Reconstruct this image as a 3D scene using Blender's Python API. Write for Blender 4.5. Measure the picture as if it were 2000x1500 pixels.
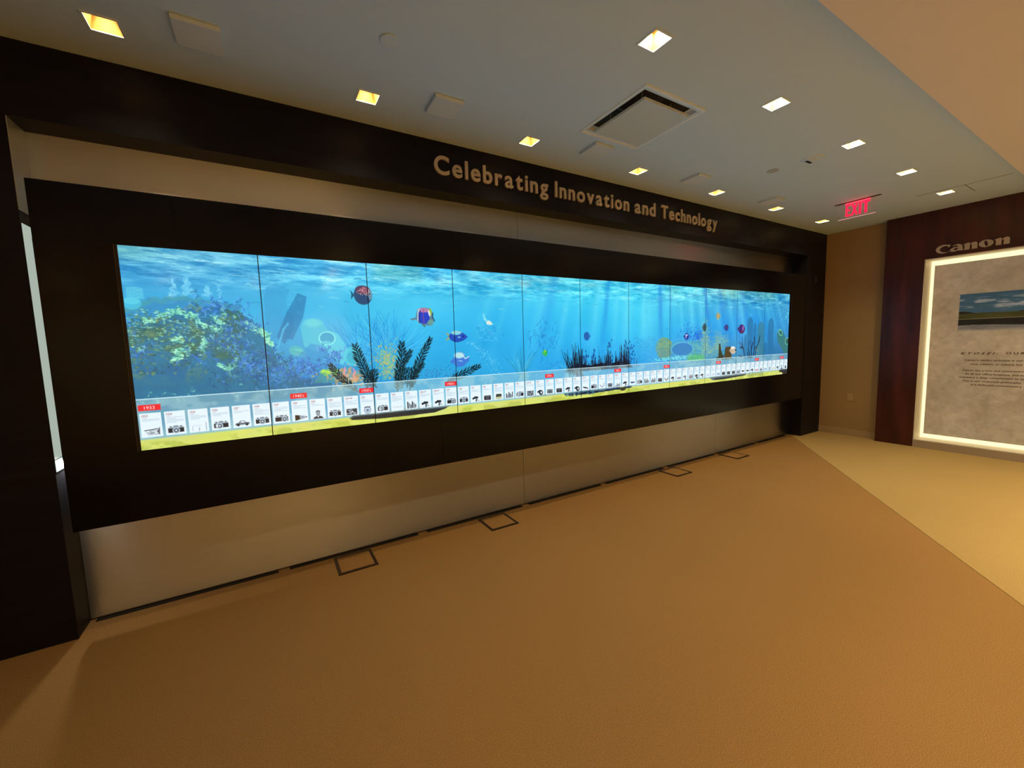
import bpy, bmesh, math, random
import numpy as np
from mathutils import Vector, Matrix

for _o in list(bpy.data.objects):
    bpy.data.objects.remove(_o, do_unlink=True)
C = bpy.context.scene.collection
scene = bpy.context.scene

# ---------------------------------------------------------------- camera
cam_d = bpy.data.cameras.new('camera')
cam = bpy.data.objects.new('camera', cam_d); C.objects.link(cam)
yaw, pit, rol = 0.536755, -0.097337, -0.028986
fw = Vector((math.sin(yaw)*math.cos(pit), math.cos(yaw)*math.cos(pit), math.sin(pit)))
r0 = Vector((math.cos(yaw), -math.sin(yaw), 0)); u0 = r0.cross(fw)
rt = math.cos(rol)*r0 + math.sin(rol)*u0
up = -math.sin(rol)*r0 + math.cos(rol)*u0
M = Matrix((rt, up, -fw)).transposed().to_4x4()
M.translation = Vector((0.69368, -3.20633, 1.6257))
cam.matrix_world = M
cam_d.sensor_width = 36.0
cam_d.lens = 796.298/2000*36.0
cam_d.clip_start = 0.05
scene.camera = cam

# ---------------------------------------------------------------- world, colour, exposure
world = bpy.data.worlds.new('world'); scene.world = world
world.use_nodes = True
world.node_tree.nodes['Background'].inputs[0].default_value = (0.02, 0.018, 0.016, 1)
world.node_tree.nodes['Background'].inputs[1].default_value = 1.0
scene.view_settings.view_transform = 'Standard'
scene.view_settings.look = 'None'
scene.view_settings.exposure = 0.0
scene.view_settings.gamma = 1.0
scene.view_settings.use_curve_mapping = False

# lamp powers (W) of the square downlights, by row and place along the wall
WARM = (1.0, 0.77, 0.44)
def power_front(i): return 2.6+0.45*min(i, 4)
def power_mid(i): return 4.2 + 2.2*min(i, 3) - 0.6*max(0, i-4)
def power_rear(x): return 22+6.0*x if x < 7 else 16

# room measures (m): x runs along the display wall, y into it, z up
Z_CEIL = 3.248
Z_SOFFIT = 3.10
Y_SOFFIT = -2.242
STEEL_Y = 0.187
NX0, NX1 = -0.3655, 8.032          # niche
LINTEL = 2.867
X_RIGHT = 8.65
X_CLAD = 8.52
Y_CLAD = -0.79
Y_REAR = -8.0
X_LEFT = -3.6
SCR_Z = 1.051                      # lower edge of the displays
SCR_H = 1.2075
PW = 0.685                         # width of one display

# ---------------------------------------------------------------- helpers
def srgb(r, g=None, b=None):
    if g is None: r, g, b = r
    f = lambda c: (c/255)/12.92 if c/255 <= 0.04045 else ((c/255+0.055)/1.055)**2.4
    return (f(r), f(g), f(b), 1)

def mat(name, col, rough=0.5, metal=0.0, emis=None, estr=1.0, spec=0.5):
    m = bpy.data.materials.new(name); m.use_nodes = True
    b = m.node_tree.nodes['Principled BSDF']
    b.inputs['Base Color'].default_value = col if len(col) == 4 else (*col, 1)
    b.inputs['Roughness'].default_value = rough
    b.inputs['Metallic'].default_value = metal
    b.inputs['Specular IOR Level'].default_value = spec
    if emis:
        b.inputs['Emission Color'].default_value = emis if len(emis) == 4 else (*emis, 1)
        b.inputs['Emission Strength'].default_value = estr
    return m

def nodes(m):
    return m.node_tree.nodes, m.node_tree.links, m.node_tree.nodes['Principled BSDF']

def add_noise_color(m, c1, c2, scale, detail=4, lo=0.35, hi=0.65, stretch=(1, 1, 1)):
    n, l, b = nodes(m)
    tc = n.new('ShaderNodeTexCoord'); mp = n.new('ShaderNodeMapping')
    mp.inputs['Scale'].default_value = stretch
    t = n.new('ShaderNodeTexNoise'); t.inputs['Scale'].default_value = scale; t.inputs['Detail'].default_value = detail
    r = n.new('ShaderNodeValToRGB')
    r.color_ramp.elements[0].position = lo; r.color_ramp.elements[1].position = hi
    r.color_ramp.elements[0].color = c1; r.color_ramp.elements[1].color = c2
    l.new(tc.outputs['Object'], mp.inputs['Vector']); l.new(mp.outputs[0], t.inputs['Vector'])
    l.new(t.outputs['Fac'], r.inputs[0]); l.new(r.outputs[0], b.inputs['Base Color'])
    return tc, mp

def add_bump(m, scale, strength, dist=0.002, stretch=(1, 1, 1)):
    n, l, b = nodes(m)
    tc = n.new('ShaderNodeTexCoord'); mp = n.new('ShaderNodeMapping'); mp.inputs['Scale'].default_value = stretch
    t = n.new('ShaderNodeTexNoise'); t.inputs['Scale'].default_value = scale; t.inputs['Detail'].default_value = 3
    bp = n.new('ShaderNodeBump'); bp.inputs['Strength'].default_value = strength; bp.inputs['Distance'].default_value = dist
    l.new(tc.outputs['Object'], mp.inputs['Vector']); l.new(mp.outputs[0], t.inputs['Vector'])
    l.new(t.outputs['Fac'], bp.inputs['Height']); l.new(bp.outputs[0], b.inputs['Normal'])

def B(): return bmesh.new()
def box(bm, x0, x1, y0, y1, z0, z1, bevel=0):
    r = bmesh.ops.create_cube(bm, size=1)
    for v in r['verts']:
        v.co = Vector(((x0+x1)/2+v.co.x*(x1-x0), (y0+y1)/2+v.co.y*(y1-y0), (z0+z1)/2+v.co.z*(z1-z0)))
    if bevel:
        es = list({e for v in r['verts'] for e in v.link_edges})
        bmesh.ops.bevel(bm, geom=es, offset=bevel, segments=2, affect='EDGES')
def quad(bm, *pts):
    return bm.faces.new([bm.verts.new(p) for p in pts])
def cyl(bm, c, r1, r2, h, axis='Z', seg=40, caps=True):
    r = bmesh.ops.create_cone(bm, cap_ends=caps, segments=seg, radius1=r1, radius2=r2, depth=h)
    R = {'Z': Matrix(), 'X': Matrix.Rotation(math.pi/2, 4, 'Y'), 'Y': Matrix.Rotation(math.pi/2, 4, 'X')}[axis]
    bmesh.ops.transform(bm, matrix=Matrix.Translation(c) @ R, verts=r['verts'])
def ring(bm, x0, x1, y0, y1, w, z0, z1):
    """rectangular ring (frame) lying in the xy plane"""
    box(bm, x0, x1, y0, y0+w, z0, z1); box(bm, x0, x1, y1-w, y1, z0, z1)
    box(bm, x0, x0+w, y0+w, y1-w, z0, z1); box(bm, x1-w, x1, y0+w, y1-w, z0, z1)
def prism(bm, pts, y0, y1):
    """outline in (x, z) extruded along y"""
    a = [bm.verts.new((x, y0, z)) for x, z in pts]; b = [bm.verts.new((x, y1, z)) for x, z in pts]
    bm.faces.new(a); bm.faces.new(b[::-1]); n = len(pts)
    for i in range(n): bm.faces.new((a[i], b[i], b[(i+1) % n], a[(i+1) % n]))
def ring_prism(bm, outer, inner, y0, y1):
    n = len(outer)
    A = [[bm.verts.new((x, y, z)) for x, z in L] for y in (y0, y1) for L in (outer, inner)]
    of, inf, ob, ib = A
    for i in range(n):
        j = (i+1) % n
        bm.faces.new((of[i], of[j], inf[j], inf[i])); bm.faces.new((ob[j], ob[i], ib[i], ib[j]))
        bm.faces.new((of[j], of[i], ob[i], ob[j])); bm.faces.new((inf[i], inf[j], ib[j], ib[i]))
def obj(name, bm, m, parent=None, smooth=False, recalc=True):
    if recalc: bmesh.ops.recalc_face_normals(bm, faces=bm.faces)
    me = bpy.data.meshes.new(name); bm.to_mesh(me); bm.free()
    for mm in (m if isinstance(m, list) else [m]): me.materials.append(mm)
    if smooth:
        for p in me.polygons: p.use_smooth = True
    o = bpy.data.objects.new(name, me); C.objects.link(o)
    if parent:
        o.parent = parent
    return o
def struct(name, bm, m, **k):
    o = obj(name, bm, m, **k); o['kind'] = 'structure'; return o
def tag(o, label, cat, group=None):
    o['label'] = label; o['category'] = cat
    if group: o['group'] = group
    return o
def thing(name, label, cat, loc=(0, 0, 0), rz=0, group=None):
    o = bpy.data.objects.new(name, None); C.objects.link(o)
    o.empty_display_size = 0.1
    o.location = loc; o.rotation_euler = (0, 0, rz)
    return tag(o, label, cat, group)
def dup(root, loc, label=None, group=None):
    r = root.copy(); C.objects.link(r); r.location = loc
    if label: r['label'] = label
    if group: r['group'] = group
    for ch in list(root.children):
        c = ch.copy(); C.objects.link(c); c.parent = r
        for g in ch.children:
            d = g.copy(); C.objects.link(d); d.parent = c
    return r

# text outlines from the built-in font
def text_mesh(s, extrude=0.0, offset=0.0, res=6, shear=0.0):
    cu = bpy.data.curves.new('t', 'FONT'); cu.body = s; cu.size = 1.0
    cu.extrude = extrude; cu.offset = offset; cu.resolution_u = res; cu.shear = shear
    cu.fill_mode = 'BOTH'
    o = bpy.data.objects.new('t', cu); C.objects.link(o)
    dg = bpy.context.evaluated_depsgraph_get(); dg.update()
    me = bpy.data.meshes.new_from_object(o.evaluated_get(dg))
    bpy.data.objects.remove(o, do_unlink=True); bpy.data.curves.remove(cu)
    return me

# ---------------------------------------------------------------- a small raster painter for what the displays and the poster show
class Canvas:
    def __init__(s, w, h, ppm):
        s.ppm = ppm; s.W = int(round(w*ppm)); s.H = int(round(h*ppm))
        s.a = np.zeros((s.H, s.W, 3), np.float32)
        s.U = (np.arange(s.W)+0.5)/ppm; s.V = (np.arange(s.H)+0.5)/ppm
    def sub(s, u0, u1, v0, v1):
        i0 = max(0, int(u0*s.ppm)-1); i1 = min(s.W, int(u1*s.ppm)+2)
        j0 = max(0, int(v0*s.ppm)-1); j1 = min(s.H, int(v1*s.ppm)+2)
        if i1 <= i0 or j1 <= j0: return None
        return i0, i1, j0, j1, s.U[i0:i1][None, :], s.V[j0:j1][:, None]
    def put(s, r, m, col, al=1.0):
        i0, i1, j0, j1 = r[:4]
        m = (np.clip(m, 0, 1)*al)[..., None]
        if not isinstance(col, np.ndarray): col = np.array(col, np.float32)/255
        s.a[j0:j1, i0:i1] = s.a[j0:j1, i0:i1]*(1-m)+col*m
    def ell(s, c, rx, ry, col, al=1.0, rot=0.0, soft=1.0):
        R = max(rx, ry)*1.1+soft/s.ppm*2
        r = s.sub(c[0]-R, c[0]+R, c[1]-R, c[1]+R)
        if not r: return
        x = r[4]-c[0]; y = r[5]-c[1]; ca, sa = math.cos(rot), math.sin(rot)
        X = x*ca+y*sa; Y = -x*sa+y*ca
        d = (1-np.sqrt((X/rx)**2+(Y/ry)**2))*min(rx, ry)*s.ppm
        s.put(r, d/soft+0.5, col, al)
    def poly(s, P, col, al=1.0, soft=0, tex=None):
        P = np.array(P, float); r = s.sub(P[:, 0].min(), P[:, 0].max(), P[:, 1].min(), P[:, 1].max())
        if not r: return
        acc = 0
        for ox, oy in ((-.25, -.25), (.25, -.25), (-.25, .25), (.25, .25)):
            x = r[4]+ox/s.ppm; y = r[5]+oy/s.ppm
            ins = np.zeros(np.broadcast(x, y).shape, bool)
            for i in range(len(P)):
                x0, y0 = P[i-1]; x1, y1 = P[i]
                if y0 == y1: continue
                c = ((y0 > y) != (y1 > y)) & (x < (x1-x0)*(y-y0)/(y1-y0)+x0)
                ins ^= c
            acc = acc+ins
        m = acc/4.0
        if tex is not None: m = m*tex[r[2]:r[3], r[0]:r[1]]
        s.put(r, m, col, al)
    def line(s, P, w, col, al=1.0, w2=None):
        for k in range(len(P)-1):
            (x0, y0), (x1, y1) = P[k], P[k+1]
            wa = w; 
            if w2 is not None: wa = w+(w2-w)*k/max(1, len(P)-2)
            r = s.sub(min(x0, x1)-wa, max(x0, x1)+wa, min(y0, y1)-wa, max(y0, y1)+wa)
            if not r: continue
            dx, dy = x1-x0, y1-y0; L = dx*dx+dy*dy+1e-12
            t = np.clip(((r[4]-x0)*dx+(r[5]-y0)*dy)/L, 0, 1)
            d = np.sqrt((r[4]-x0-t*dx)**2+(r[5]-y0-t*dy)**2)
            s.put(r, (wa/2-d)*s.ppm+0.5, col, al)
    def rect(s, u0, u1, v0, v1, col, al=1.0):
        r = s.sub(u0, u1, v0, v1)
        if not r: return
        mx = np.clip((r[4]-u0)*s.ppm+.5, 0, 1)*np.clip((u1-r[4])*s.ppm+.5, 0, 1)
        my = np.clip((r[5]-v0)*s.ppm+.5, 0, 1)*np.clip((v1-r[5])*s.ppm+.5, 0, 1)
        s.put(r, mx*my, col, al)
    def text(s, t, u, v, h, col, al=1.0, w=None, bold=0.0, shear=0.0, align='L', stretch=1.0):
        me = text_mesh(t, 0, bold, 3, shear); n = len(me.vertices)
        if not n: bpy.data.meshes.remove(me); return
        co = np.empty(n*3); me.vertices.foreach_get('co', co); co = co.reshape(-1, 3)[:, :2]
        me.calc_loop_triangles()
        T = np.empty(len(me.loop_triangles)*3, int); me.loop_triangles.foreach_get('vertices', T); T = T.reshape(-1, 3)
        bpy.data.meshes.remove(me)
        k = h/0.73; x0 = co[:, 0].min(); wd = (co[:, 0].max()-x0)*k*stretch
        kx = k*stretch
        if w: kx = w/(co[:, 0].max()-x0); wd = w
        if align == 'C': u = u-wd/2
        co = np.stack([(co[:, 0]-x0)*kx+u, co[:, 1]*k+v], 1)
        r = s.sub(co[:, 0].min(), co[:, 0].max(), co[:, 1].min(), co[:, 1].max())
        if not r: return
        N = 3
        hh, ww = r[3]-r[2], r[1]-r[0]
        acc = np.zeros((hh*N, ww*N), bool)
        px = (co[:, 0]*s.ppm-r[0])*N; py = (co[:, 1]*s.ppm-r[2])*N
        for a, b, c in T:
            xs = px[[a, b, c]]; ys = py[[a, b, c]]
            i0 = max(0, int(xs.min())); i1 = min(ww*N, int(xs.max())+2); j0 = max(0, int(ys.min())); j1 = min(hh*N, int(ys.max())+2)
            if i1 <= i0 or j1 <= j0: continue
            X = np.arange(i0, i1)[None, :]+.5; Y = np.arange(j0, j1)[:, None]+.5
            e = [(xs[(i+1) % 3]-xs[i])*(Y-ys[i])-(ys[(i+1) % 3]-ys[i])*(X-xs[i]) for i in range(3)]
            acc[j0:j1, i0:i1] |= ((e[0] >= 0) & (e[1] >= 0) & (e[2] >= 0)) | ((e[0] <= 0) & (e[1] <= 0) & (e[2] <= 0))
        s.put(r, acc.reshape(hh, N, ww, N).mean((1, 3)), col, al)
    def image(s, name):
        im = bpy.data.images.new(name, s.W, s.H)
        px = np.ones((s.H, s.W, 4), np.float32); px[..., :3] = np.clip(s.a, 0, 1)
        im.pixels.foreach_set(px.ravel()); im.update(); im.pack()
        return im

rng = np.random.default_rng(7)
def lat(shape, su, sv):
    """smooth value noise, about su cells across and sv cells up"""
    H, W = shape; g = rng.random((int(sv)+3, int(su)+3)).astype(np.float32)
    y = np.linspace(0, sv, H); x = np.linspace(0, su, W)
    yi = y.astype(int); xi = x.astype(int); fy = y-yi; fx = x-xi
    fy = (fy*fy*(3-2*fy))[:, None]; fx = (fx*fx*(3-2*fx))[None, :]
    a = g[yi][:, xi]; b = g[yi][:, xi+1]; c = g[yi+1][:, xi]; d = g[yi+1][:, xi+1]
    return ((a*(1-fx)+b*fx)*(1-fy)+(c*(1-fx)+d*fx)*fy).astype(np.float32)
def fbm(shape, su, sv, oct=4, gain=0.55):
    t = 0; amp = 1; n = 0
    for k in range(oct):
        t = t+amp*lat(shape, su*2**k, sv*2**k); n += amp; amp *= gain
    return t/n
def ss(x, a, b):
    t = np.clip((x-a)/(b-a), 0, 1); return t*t*(3-2*t)
# ---------------------------------------------------------------- the reef picture running over all eleven displays (metres along / up the display wall)
D = {
'fishA':[(1.3359,0.9691),(1.2631,0.9585),(1.4024,0.9681),(1.34,1.0369),(1.3315,0.8972)],
'fishB':[(1.7976,0.8166),(1.6789,0.7907),(1.8886,0.8179),(1.801,0.8824),(1.7936,0.7383)],
'fishC':[(2.0753,0.652),(1.9742,0.6533),(2.1738,0.6415),(2.0774,0.6997),(2.0731,0.6042)],
'fishD':[(2.0946,0.459),(2.0051,0.4369),(2.1808,0.4729),(2.0969,0.5117),(2.0912,0.3843)],
'fE':[(5.7385,0.8596),(5.6786,0.8586),(5.7992,0.8606),(5.7373,0.9049),(5.7398,0.8142)],
'fF':[(5.4584,0.7155),(5.4164,0.7158),(5.5004,0.7154),(5.4573,0.7663),(5.4592,0.6709)],
'fG':[(5.9276,0.7109),(5.8652,0.7106),(5.985,0.7112),(5.9262,0.7539),(5.9292,0.6645)],
'fH':[(6.2827,0.6897),(6.1863,0.6777),(6.3811,0.6949),(6.2799,0.7581),(6.2855,0.621)],
'fI':[(5.1043,0.6074),(5.0554,0.6083),(5.1536,0.6064),(5.1035,0.6506),(5.1049,0.5702)],
'fJ':[(6.0895,0.4077),(6.0305,0.4089),(6.1734,0.3989),(6.0877,0.4552),(6.0915,0.3533)],
'fK':[(3.5083,0.634),(3.4709,0.6348),(3.546,0.6333),(3.509,0.676),(3.5076,0.592)],
'fL':[(2.9822,0.4818),(2.9551,0.483),(3.0096,0.4807),(2.983,0.5116),(2.9813,0.4471)],
'fM':[(2.3807,0.7689),(2.3334,0.8404),(2.421,0.7599),(2.3713,0.7869),(2.3793,0.7328)],
'frA':[(1.0768,0.46),(1.1246,0.3878),(1.1939,0.3108),(1.2592,0.2514)],
'frB':[(1.2572,0.5975),(1.2845,0.4857),(1.3229,0.3868),(1.3533,0.3299),(1.3919,0.2756)],
'frC':[(1.6077,0.6094),(1.5973,0.4923),(1.5715,0.392),(1.5632,0.3152),(1.5505,0.2304)],
'frD':[(1.6738,0.5426),(1.6421,0.4905),(1.6018,0.427),(1.5803,0.3304)],
'frE':[(1.8402,0.6361),(1.7737,0.5187),(1.7221,0.4251),(1.6872,0.3232),(1.6491,0.2346)],
'frE2':[(1.7695,0.4353),(1.7199,0.3836),(1.6872,0.3232)],
'frF':[(2.2723,0.3921),(2.171,0.3573),(2.0599,0.3156),(1.9653,0.2739)],
'g1':[(3.2517,0.3158),(4.1679,0.3321)],
'g1top':[(3.3355,0.5602),(3.4152,0.5369),(3.8228,0.5025),(3.9968,0.5633),(4.0901,0.5832),(3.6053,0.4026)],
'lean':[(3.1084,0.4765),(3.2017,0.3958),(3.1372,0.3636)],
'g2':[(2.6046,0.293),(2.8015,0.2944),(2.7124,0.5409)],
'col':[(5.7874,0.5),(5.8267,0.3067)],
'blob':[(5.9016,0.4584),(6.0817,0.2991)],
'br':[(6.275,0.5801),(6.2161,0.5339),(6.3721,0.3193),(6.4875,0.5599),(6.6153,0.5703),(6.4601,0.3144)],
'cols':[(6.4876,0.8466),(6.606,0.7761),(6.763,0.7892),(7.0168,0.841),(6.5101,0.3329),(7.0425,0.3225)],
'vase':[(7.3681,0.6172),(7.4916,0.516),(7.2935,0.6556),(7.531,0.3447)],
'post':[(0.9024,0.9681),(0.958,0.9461),(0.9257,0.8044),(0.8516,0.6496),(0.7543,0.665),(0.8278,0.8376)],
'pods':[(0.9724,0.7337),(0.901,0.7689),(1.0313,0.6794),(1.0699,0.6534),(1.013,0.6543),(1.1279,0.6526),(1.073,0.7009),(1.0665,0.6022),(1.1812,0.6144),(1.2333,0.5374),(0.8528,0.5791),(0.8956,0.5565)],
'fan1':[(1.2759,0.5244),(1.0834,0.8066),(1.4468,0.889)],
'fan2':[(1.5061,0.5757),(1.3991,0.8494),(1.7302,0.9777)],
'reef':[(-0.0093,0.7311),(0.0364,0.7666),(0.1195,0.7976),(0.1742,0.8016),(0.2379,0.8396),(0.3292,0.8887),(0.4046,0.8662),(0.4845,0.8687),(0.5634,0.8253),(0.63,0.7735),(0.6971,0.6997),(0.7316,0.562),(0.7988,0.4368),(0.9216,0.3754),(1.0854,0.3192),(1.2267,0.316),(1.257,0.2166),(0.001,0.2829)],
'backreef':[(-0.0069,0.8332),(0.1125,0.9047),(0.2819,0.9239),(0.4596,0.8935),(0.5664,0.8647),(0.5511,0.6671),(-0.0211,0.6726)],
'blue1':[(0.484,0.8622),(0.3677,0.7324),(0.5791,0.6669),(0.626,0.5315),(0.8001,0.4543),(0.8894,0.3776)],
'org':[(1.1415,0.3792),(1.2326,0.4116),(1.0591,0.4402),(1.4899,0.4966),(1.505,0.4159)],
'brain':[(4.6919,0.5618),(4.812,0.4077),(4.5604,0.4771)],
'dish':[(5.0288,0.4611),(4.8298,0.4555),(5.2569,0.441),(5.0279,0.5104),(5.0309,0.3373)],
'mound':[(5.1488,0.3194),(5.3194,0.3753),(5.5084,0.3293)],
'trees':[(5.458,0.7346),(5.63,0.6385),(5.8291,0.6052),(5.5729,0.3144),(5.4191,0.576)],
'disc':[(0.0372,0.8782),(-0.0031,0.8768),(0.0804,0.8798),(0.0405,0.9163),(0.0338,0.8401)],
'slab1':[(1.163,0.0483),(1.2123,0.085),(1.9925,0.0693),(1.9454,0.0479),(1.845,0.0284),(1.6379,0.0268),(1.3969,0.0309)],
'slab2':[(3.2074,0.0699),(3.2456,0.0245),(3.4607,0.0146),(3.9692,0.0386),(4.1666,0.0573),(4.1668,0.0918),(3.5307,0.0842)],
'slab3':[(5.611,0.0698),(5.6667,0.0337),(6.3219,0.0349),(6.383,0.058)],
'slab4':[(7.2831,0.0304),(7.4022,-0.0155),(7.566,-0.0019),(7.5628,0.0535)],
'rock':[(3.985,0.077),(4.0156,0.0236)],
'hb':[(6.165,1.2075),(6.0848,1.1577),(6.1287,0.002)],
'reef2':[(2.6043,0.2834),(3.2023,0.4214),(4.209,0.5746),(4.6292,0.6225)],
'stream':[(2.1772,0.6105),(2.277,0.5544),(2.3491,0.4839),(2.4226,0.4024),(2.4445,0.2942)],
}

def paint_reef():
    W = 11*PW; H = SCR_H; cv = Canvas(W, H, 620); S = (cv.H, cv.W)
    U = cv.U[None, :]+np.zeros((cv.H, 1)); V = cv.V[:, None]+np.zeros((1, cv.W)); f = V/H
    # water colour, one column per display, rows from the surface down
    rows = [1.0, .85, .70, .50, .32, .24]
    G = [[(78, 166, 205), (70, 170, 220), (62, 174, 226), (58, 156, 205), (44, 126, 172), (44, 118, 160)],
         [(72, 180, 228), (76, 190, 232), (64, 184, 230), (58, 172, 224), (42, 146, 206), (42, 138, 200)],
         [(76, 186, 234), (80, 202, 238), (72, 200, 240), (54, 180, 236), (48, 168, 224), (48, 160, 220)],
         [(84, 200, 236), (76, 198, 238), (56, 186, 238), (46, 172, 232), (44, 166, 224), (44, 160, 220)],
         [(96, 216, 236), (74, 208, 242), (58, 192, 240), (50, 180, 238), (44, 166, 230), (42, 160, 226)],
         [(90, 216, 236), (70, 210, 244), (58, 198, 242), (50, 184, 240), (44, 168, 236), (42, 156, 232)],
         [(92, 210, 238), (72, 210, 242), (66, 204, 242), (56, 190, 240), (42, 164, 234), (40, 152, 228)],
         [(84, 206, 226), (66, 196, 232), (58, 182, 232), (50, 166, 230), (56, 166, 214), (56, 150, 200)],
         [(104, 190, 204), (62, 172, 222), (48, 160, 228), (42, 150, 226), (60, 150, 196), (60, 142, 186)],
         [(88, 176, 196), (58, 168, 216), (48, 160, 228), (44, 150, 218), (48, 140, 196), (50, 134, 186)],
         [(66, 164, 202), (58, 158, 214), (48, 150, 214), (46, 138, 204), (42, 120, 176), (40, 112, 166)]]
    G = np.array(G, np.float32)/255
    cols = (np.arange(11)+.5)*PW
    for c in range(3):
        rr = np.stack([np.interp(cv.U, cols, G[:, k, c]) for k in range(6)])          # 6 x W
        o = np.empty(S, np.float32)
        ff = cv.V/H; xs = np.array(rows[::-1])
        for j, v in enumerate(ff):
            k = np.clip(np.searchsorted(xs, v)-1, 0, 4); t = np.clip((v-xs[k])/(xs[k+1]-xs[k]), 0, 1)
            o[j] = rr[5-k]*(1-t)+rr[4-k]*t
        cv.a[..., c] = o
    cv.a += ((fbm(S, 30, 6)-.5)*.06)[..., None]
    # the rippled surface seen from below
    top = ss(f, .77, .9)
    n1 = fbm(S, 26, 26, 4, .6); n2 = fbm(S, 60, 60, 4, .6); n3 = fbm(S, 9, 5, 3)
    n8 = fbm(S, 90, 60, 4, .65)
    wv = np.clip((n1-.5)*3.4+(n2-.5)*2.8+(n8-.5)*3, -1, 1)*top
    cv.a += wv[..., None]*np.array([.16, .14, .08], np.float32)
    dark = ss(n3, .5, .68)*ss(f, .8, .93)*ss(n1, .35, .6)
    cv.a = cv.a*(1-.35*dark[..., None])+np.array([.24, .50, .62], np.float32)*.35*dark[..., None]
    gr = ss(lat(S, 14, 3), .62, .85)*ss(f, .86, .95)
    cv.a = cv.a*(1-.35*gr[..., None])+np.array([.42, .70, .60], np.float32)*.35*gr[..., None]
    hi = ss(n2, .64, .72)*ss(n1, .5, .62)*ss(f, .72, .88)
    cv.a = cv.a*(1-.7*hi[..., None])+np.array([.72, .95, .98], np.float32)*.7*hi[..., None]
    rs = random.Random(5)
    for k in range(520):
        u = rs.uniform(0, W); v = H*(1-min(.27, abs(rs.gauss(0, .11)))); l = rs.uniform(.01, .05)*(1.2 if v > H*.88 else .7)
        col = (170, 232, 240) if rs.random() < .6 else (40, 120, 175)
        cv.line([(u-l, v-rs.uniform(-.006, .006)), (u, v+rs.uniform(0, .004)), (u+l, v-rs.uniform(0, .012)*(1-u/9))], rs.uniform(.002, .006), col, rs.uniform(.2, .6))
    # shafts of light
    for k in range(30):
        u = 2.5+k*.165+rs.uniform(-.05, .05); sl = (u-4.3)*.26-.04; w = rs.uniform(.03, .11)
        al = rs.uniform(.12, .34)*(1 if 3.0 < u < 6.2 else .5)
        col = (110, 226, 248) if rs.random() < .72 else (34, 130, 222)
        d = np.abs(U-(u+(H-V)*sl*.8))/(w*(1+.6*(1-f)))
        m = np.clip(1-d, 0, 1)**1.2*al*ss(f, .18, .8)
        cv.put((0, cv.W, 0, cv.H), m*2.0, col)
    # far water column above the left reef: pale falling bubbles
    for u, v0, v1, w in ((.235, .92, 1.03, .016), (.30, .93, 1.04, .03), (.40, .93, .99, .018), (.46, .78, 1.0, .012), (.22, .88, .95, .012)):
        P = [(u+.018*math.sin(k*1.7+u*9)*(k/6), v1-(v1-v0)*k/9) for k in range(10)]
        cv.line(P, w, (112, 206, 240), .45)
        for k in range(30): cv.ell((u+rs.gauss(0, w*.6), rs.uniform(v0, v1)), .003, .003, (160, 226, 246), .5)
    for k in range(7):
        cv.line([(.02, .965-k*.009), (.05+rs.uniform(0, .03), .97-k*.01), (.09, .963-k*.009)], .006, (118, 226, 236), .6)
    n4 = fbm(S, 150, 26, 4, .65); n5 = fbm(S, 60, 12, 4, .6); n6 = fbm(S, 300, 50, 3, .7); n7 = fbm(S, 36, 7, 3)
    # shadowy reef far behind on the left
    br = D['backreef']; mk = 1-.0*n4
    P = []
    for i in range(len(br)):
        a, b = br[i-1], br[i]
        for t in range(6): P.append((a[0]+(b[0]-a[0])*t/6, a[1]+(b[1]-a[1])*t/6+rs.uniform(-.012, .012)))
    cv.poly(P, (52, 138, 192), .7)
    for i in range(1, 5):
        a, b = br[i-1], br[i]
        for t in range(14):
            q = t/14; cv.ell((a[0]+(b[0]-a[0])*q, a[1]+(b[1]-a[1])*q-.012+rs.uniform(-.012, .012)), .018, .012, (72, 160, 178), .5)
    cv.ell(D['disc'][0], .042, .038, (76, 196, 226), .8); cv.ell((D['disc'][0][0], D['disc'][0][1]+.012), .036, .02, (104, 214, 236), .6)
    cv.ell((.0, .70), .10, .10, (62, 160, 222), .7)
    # faint fan corals
    for key, n, sp in (('fan1', 150, .42), ('fan2', 150, .40)):
        c = D[key][0]
        for k in range(n):
            a = math.radians(rs.uniform(20, 165)); L = rs.uniform(.16, sp); s0 = rs.uniform(.05, L*.7)
            bend = rs.uniform(-.3, .3)
            P = [(c[0]+math.cos(a+bend*t)*(s0+(L-s0)*t), c[1]-.1+math.sin(a+bend*t)*(s0+(L-s0)*t)) for t in (0, .35, .7, 1)]
            cv.line(P, .0032, rs.choice([(86, 200, 246), (40, 140, 214), (104, 212, 246), (36, 130, 206)]), .55)
    for k in range(60):
        u = rs.uniform(1.1, 1.6); v = rs.uniform(.42, .62)
        cv.line([(u, v), (u+rs.uniform(-.03, .03), v+rs.uniform(.02, .05))], .004, (92, 196, 240), .45)
    # leaning post and jar sponges
    cv.poly([(.70, .93), (.72, 1.0), (.78, 1.03), (.86, .99), (.83, .93), (.84, .82), (.80, .70), (.70, .62)], (52, 152, 208), .45, tex=n5+.5)
    cv.poly(D['post'], (44, 134, 188), .85, tex=.65+n4*.7)
    cv.poly([(.83, .84), (.87, .82), (.855, .70), (.80, .62), (.76, .66)], (44, 134, 188), .8)
    cv.line([(.758, .60), (.78, .66), (.80, .72), (.83, .76)], .014, (84, 190, 226), .7)
    pods = [((.99, .71), .085, .075, .3, (86, 200, 222)), ((1.09, .585), .10, .06, -.9, (78, 196, 226))]
    cv.poly([(.905, .745), (.94, .785), (.99, .80), (1.04, .78), (1.075, .72), (1.06, .60), (.98, .50), (.92, .50)], (78, 196, 222), .95)
    cv.poly([(.90, .70), (.92, .60), (1.0, .56), (1.05, .60), (1.02, .52), (.98, .50), (.92, .50)], (52, 160, 214), .7)
    cv.ell((.985, .765), .055, .028, (112, 220, 226), .7, soft=14)
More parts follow.
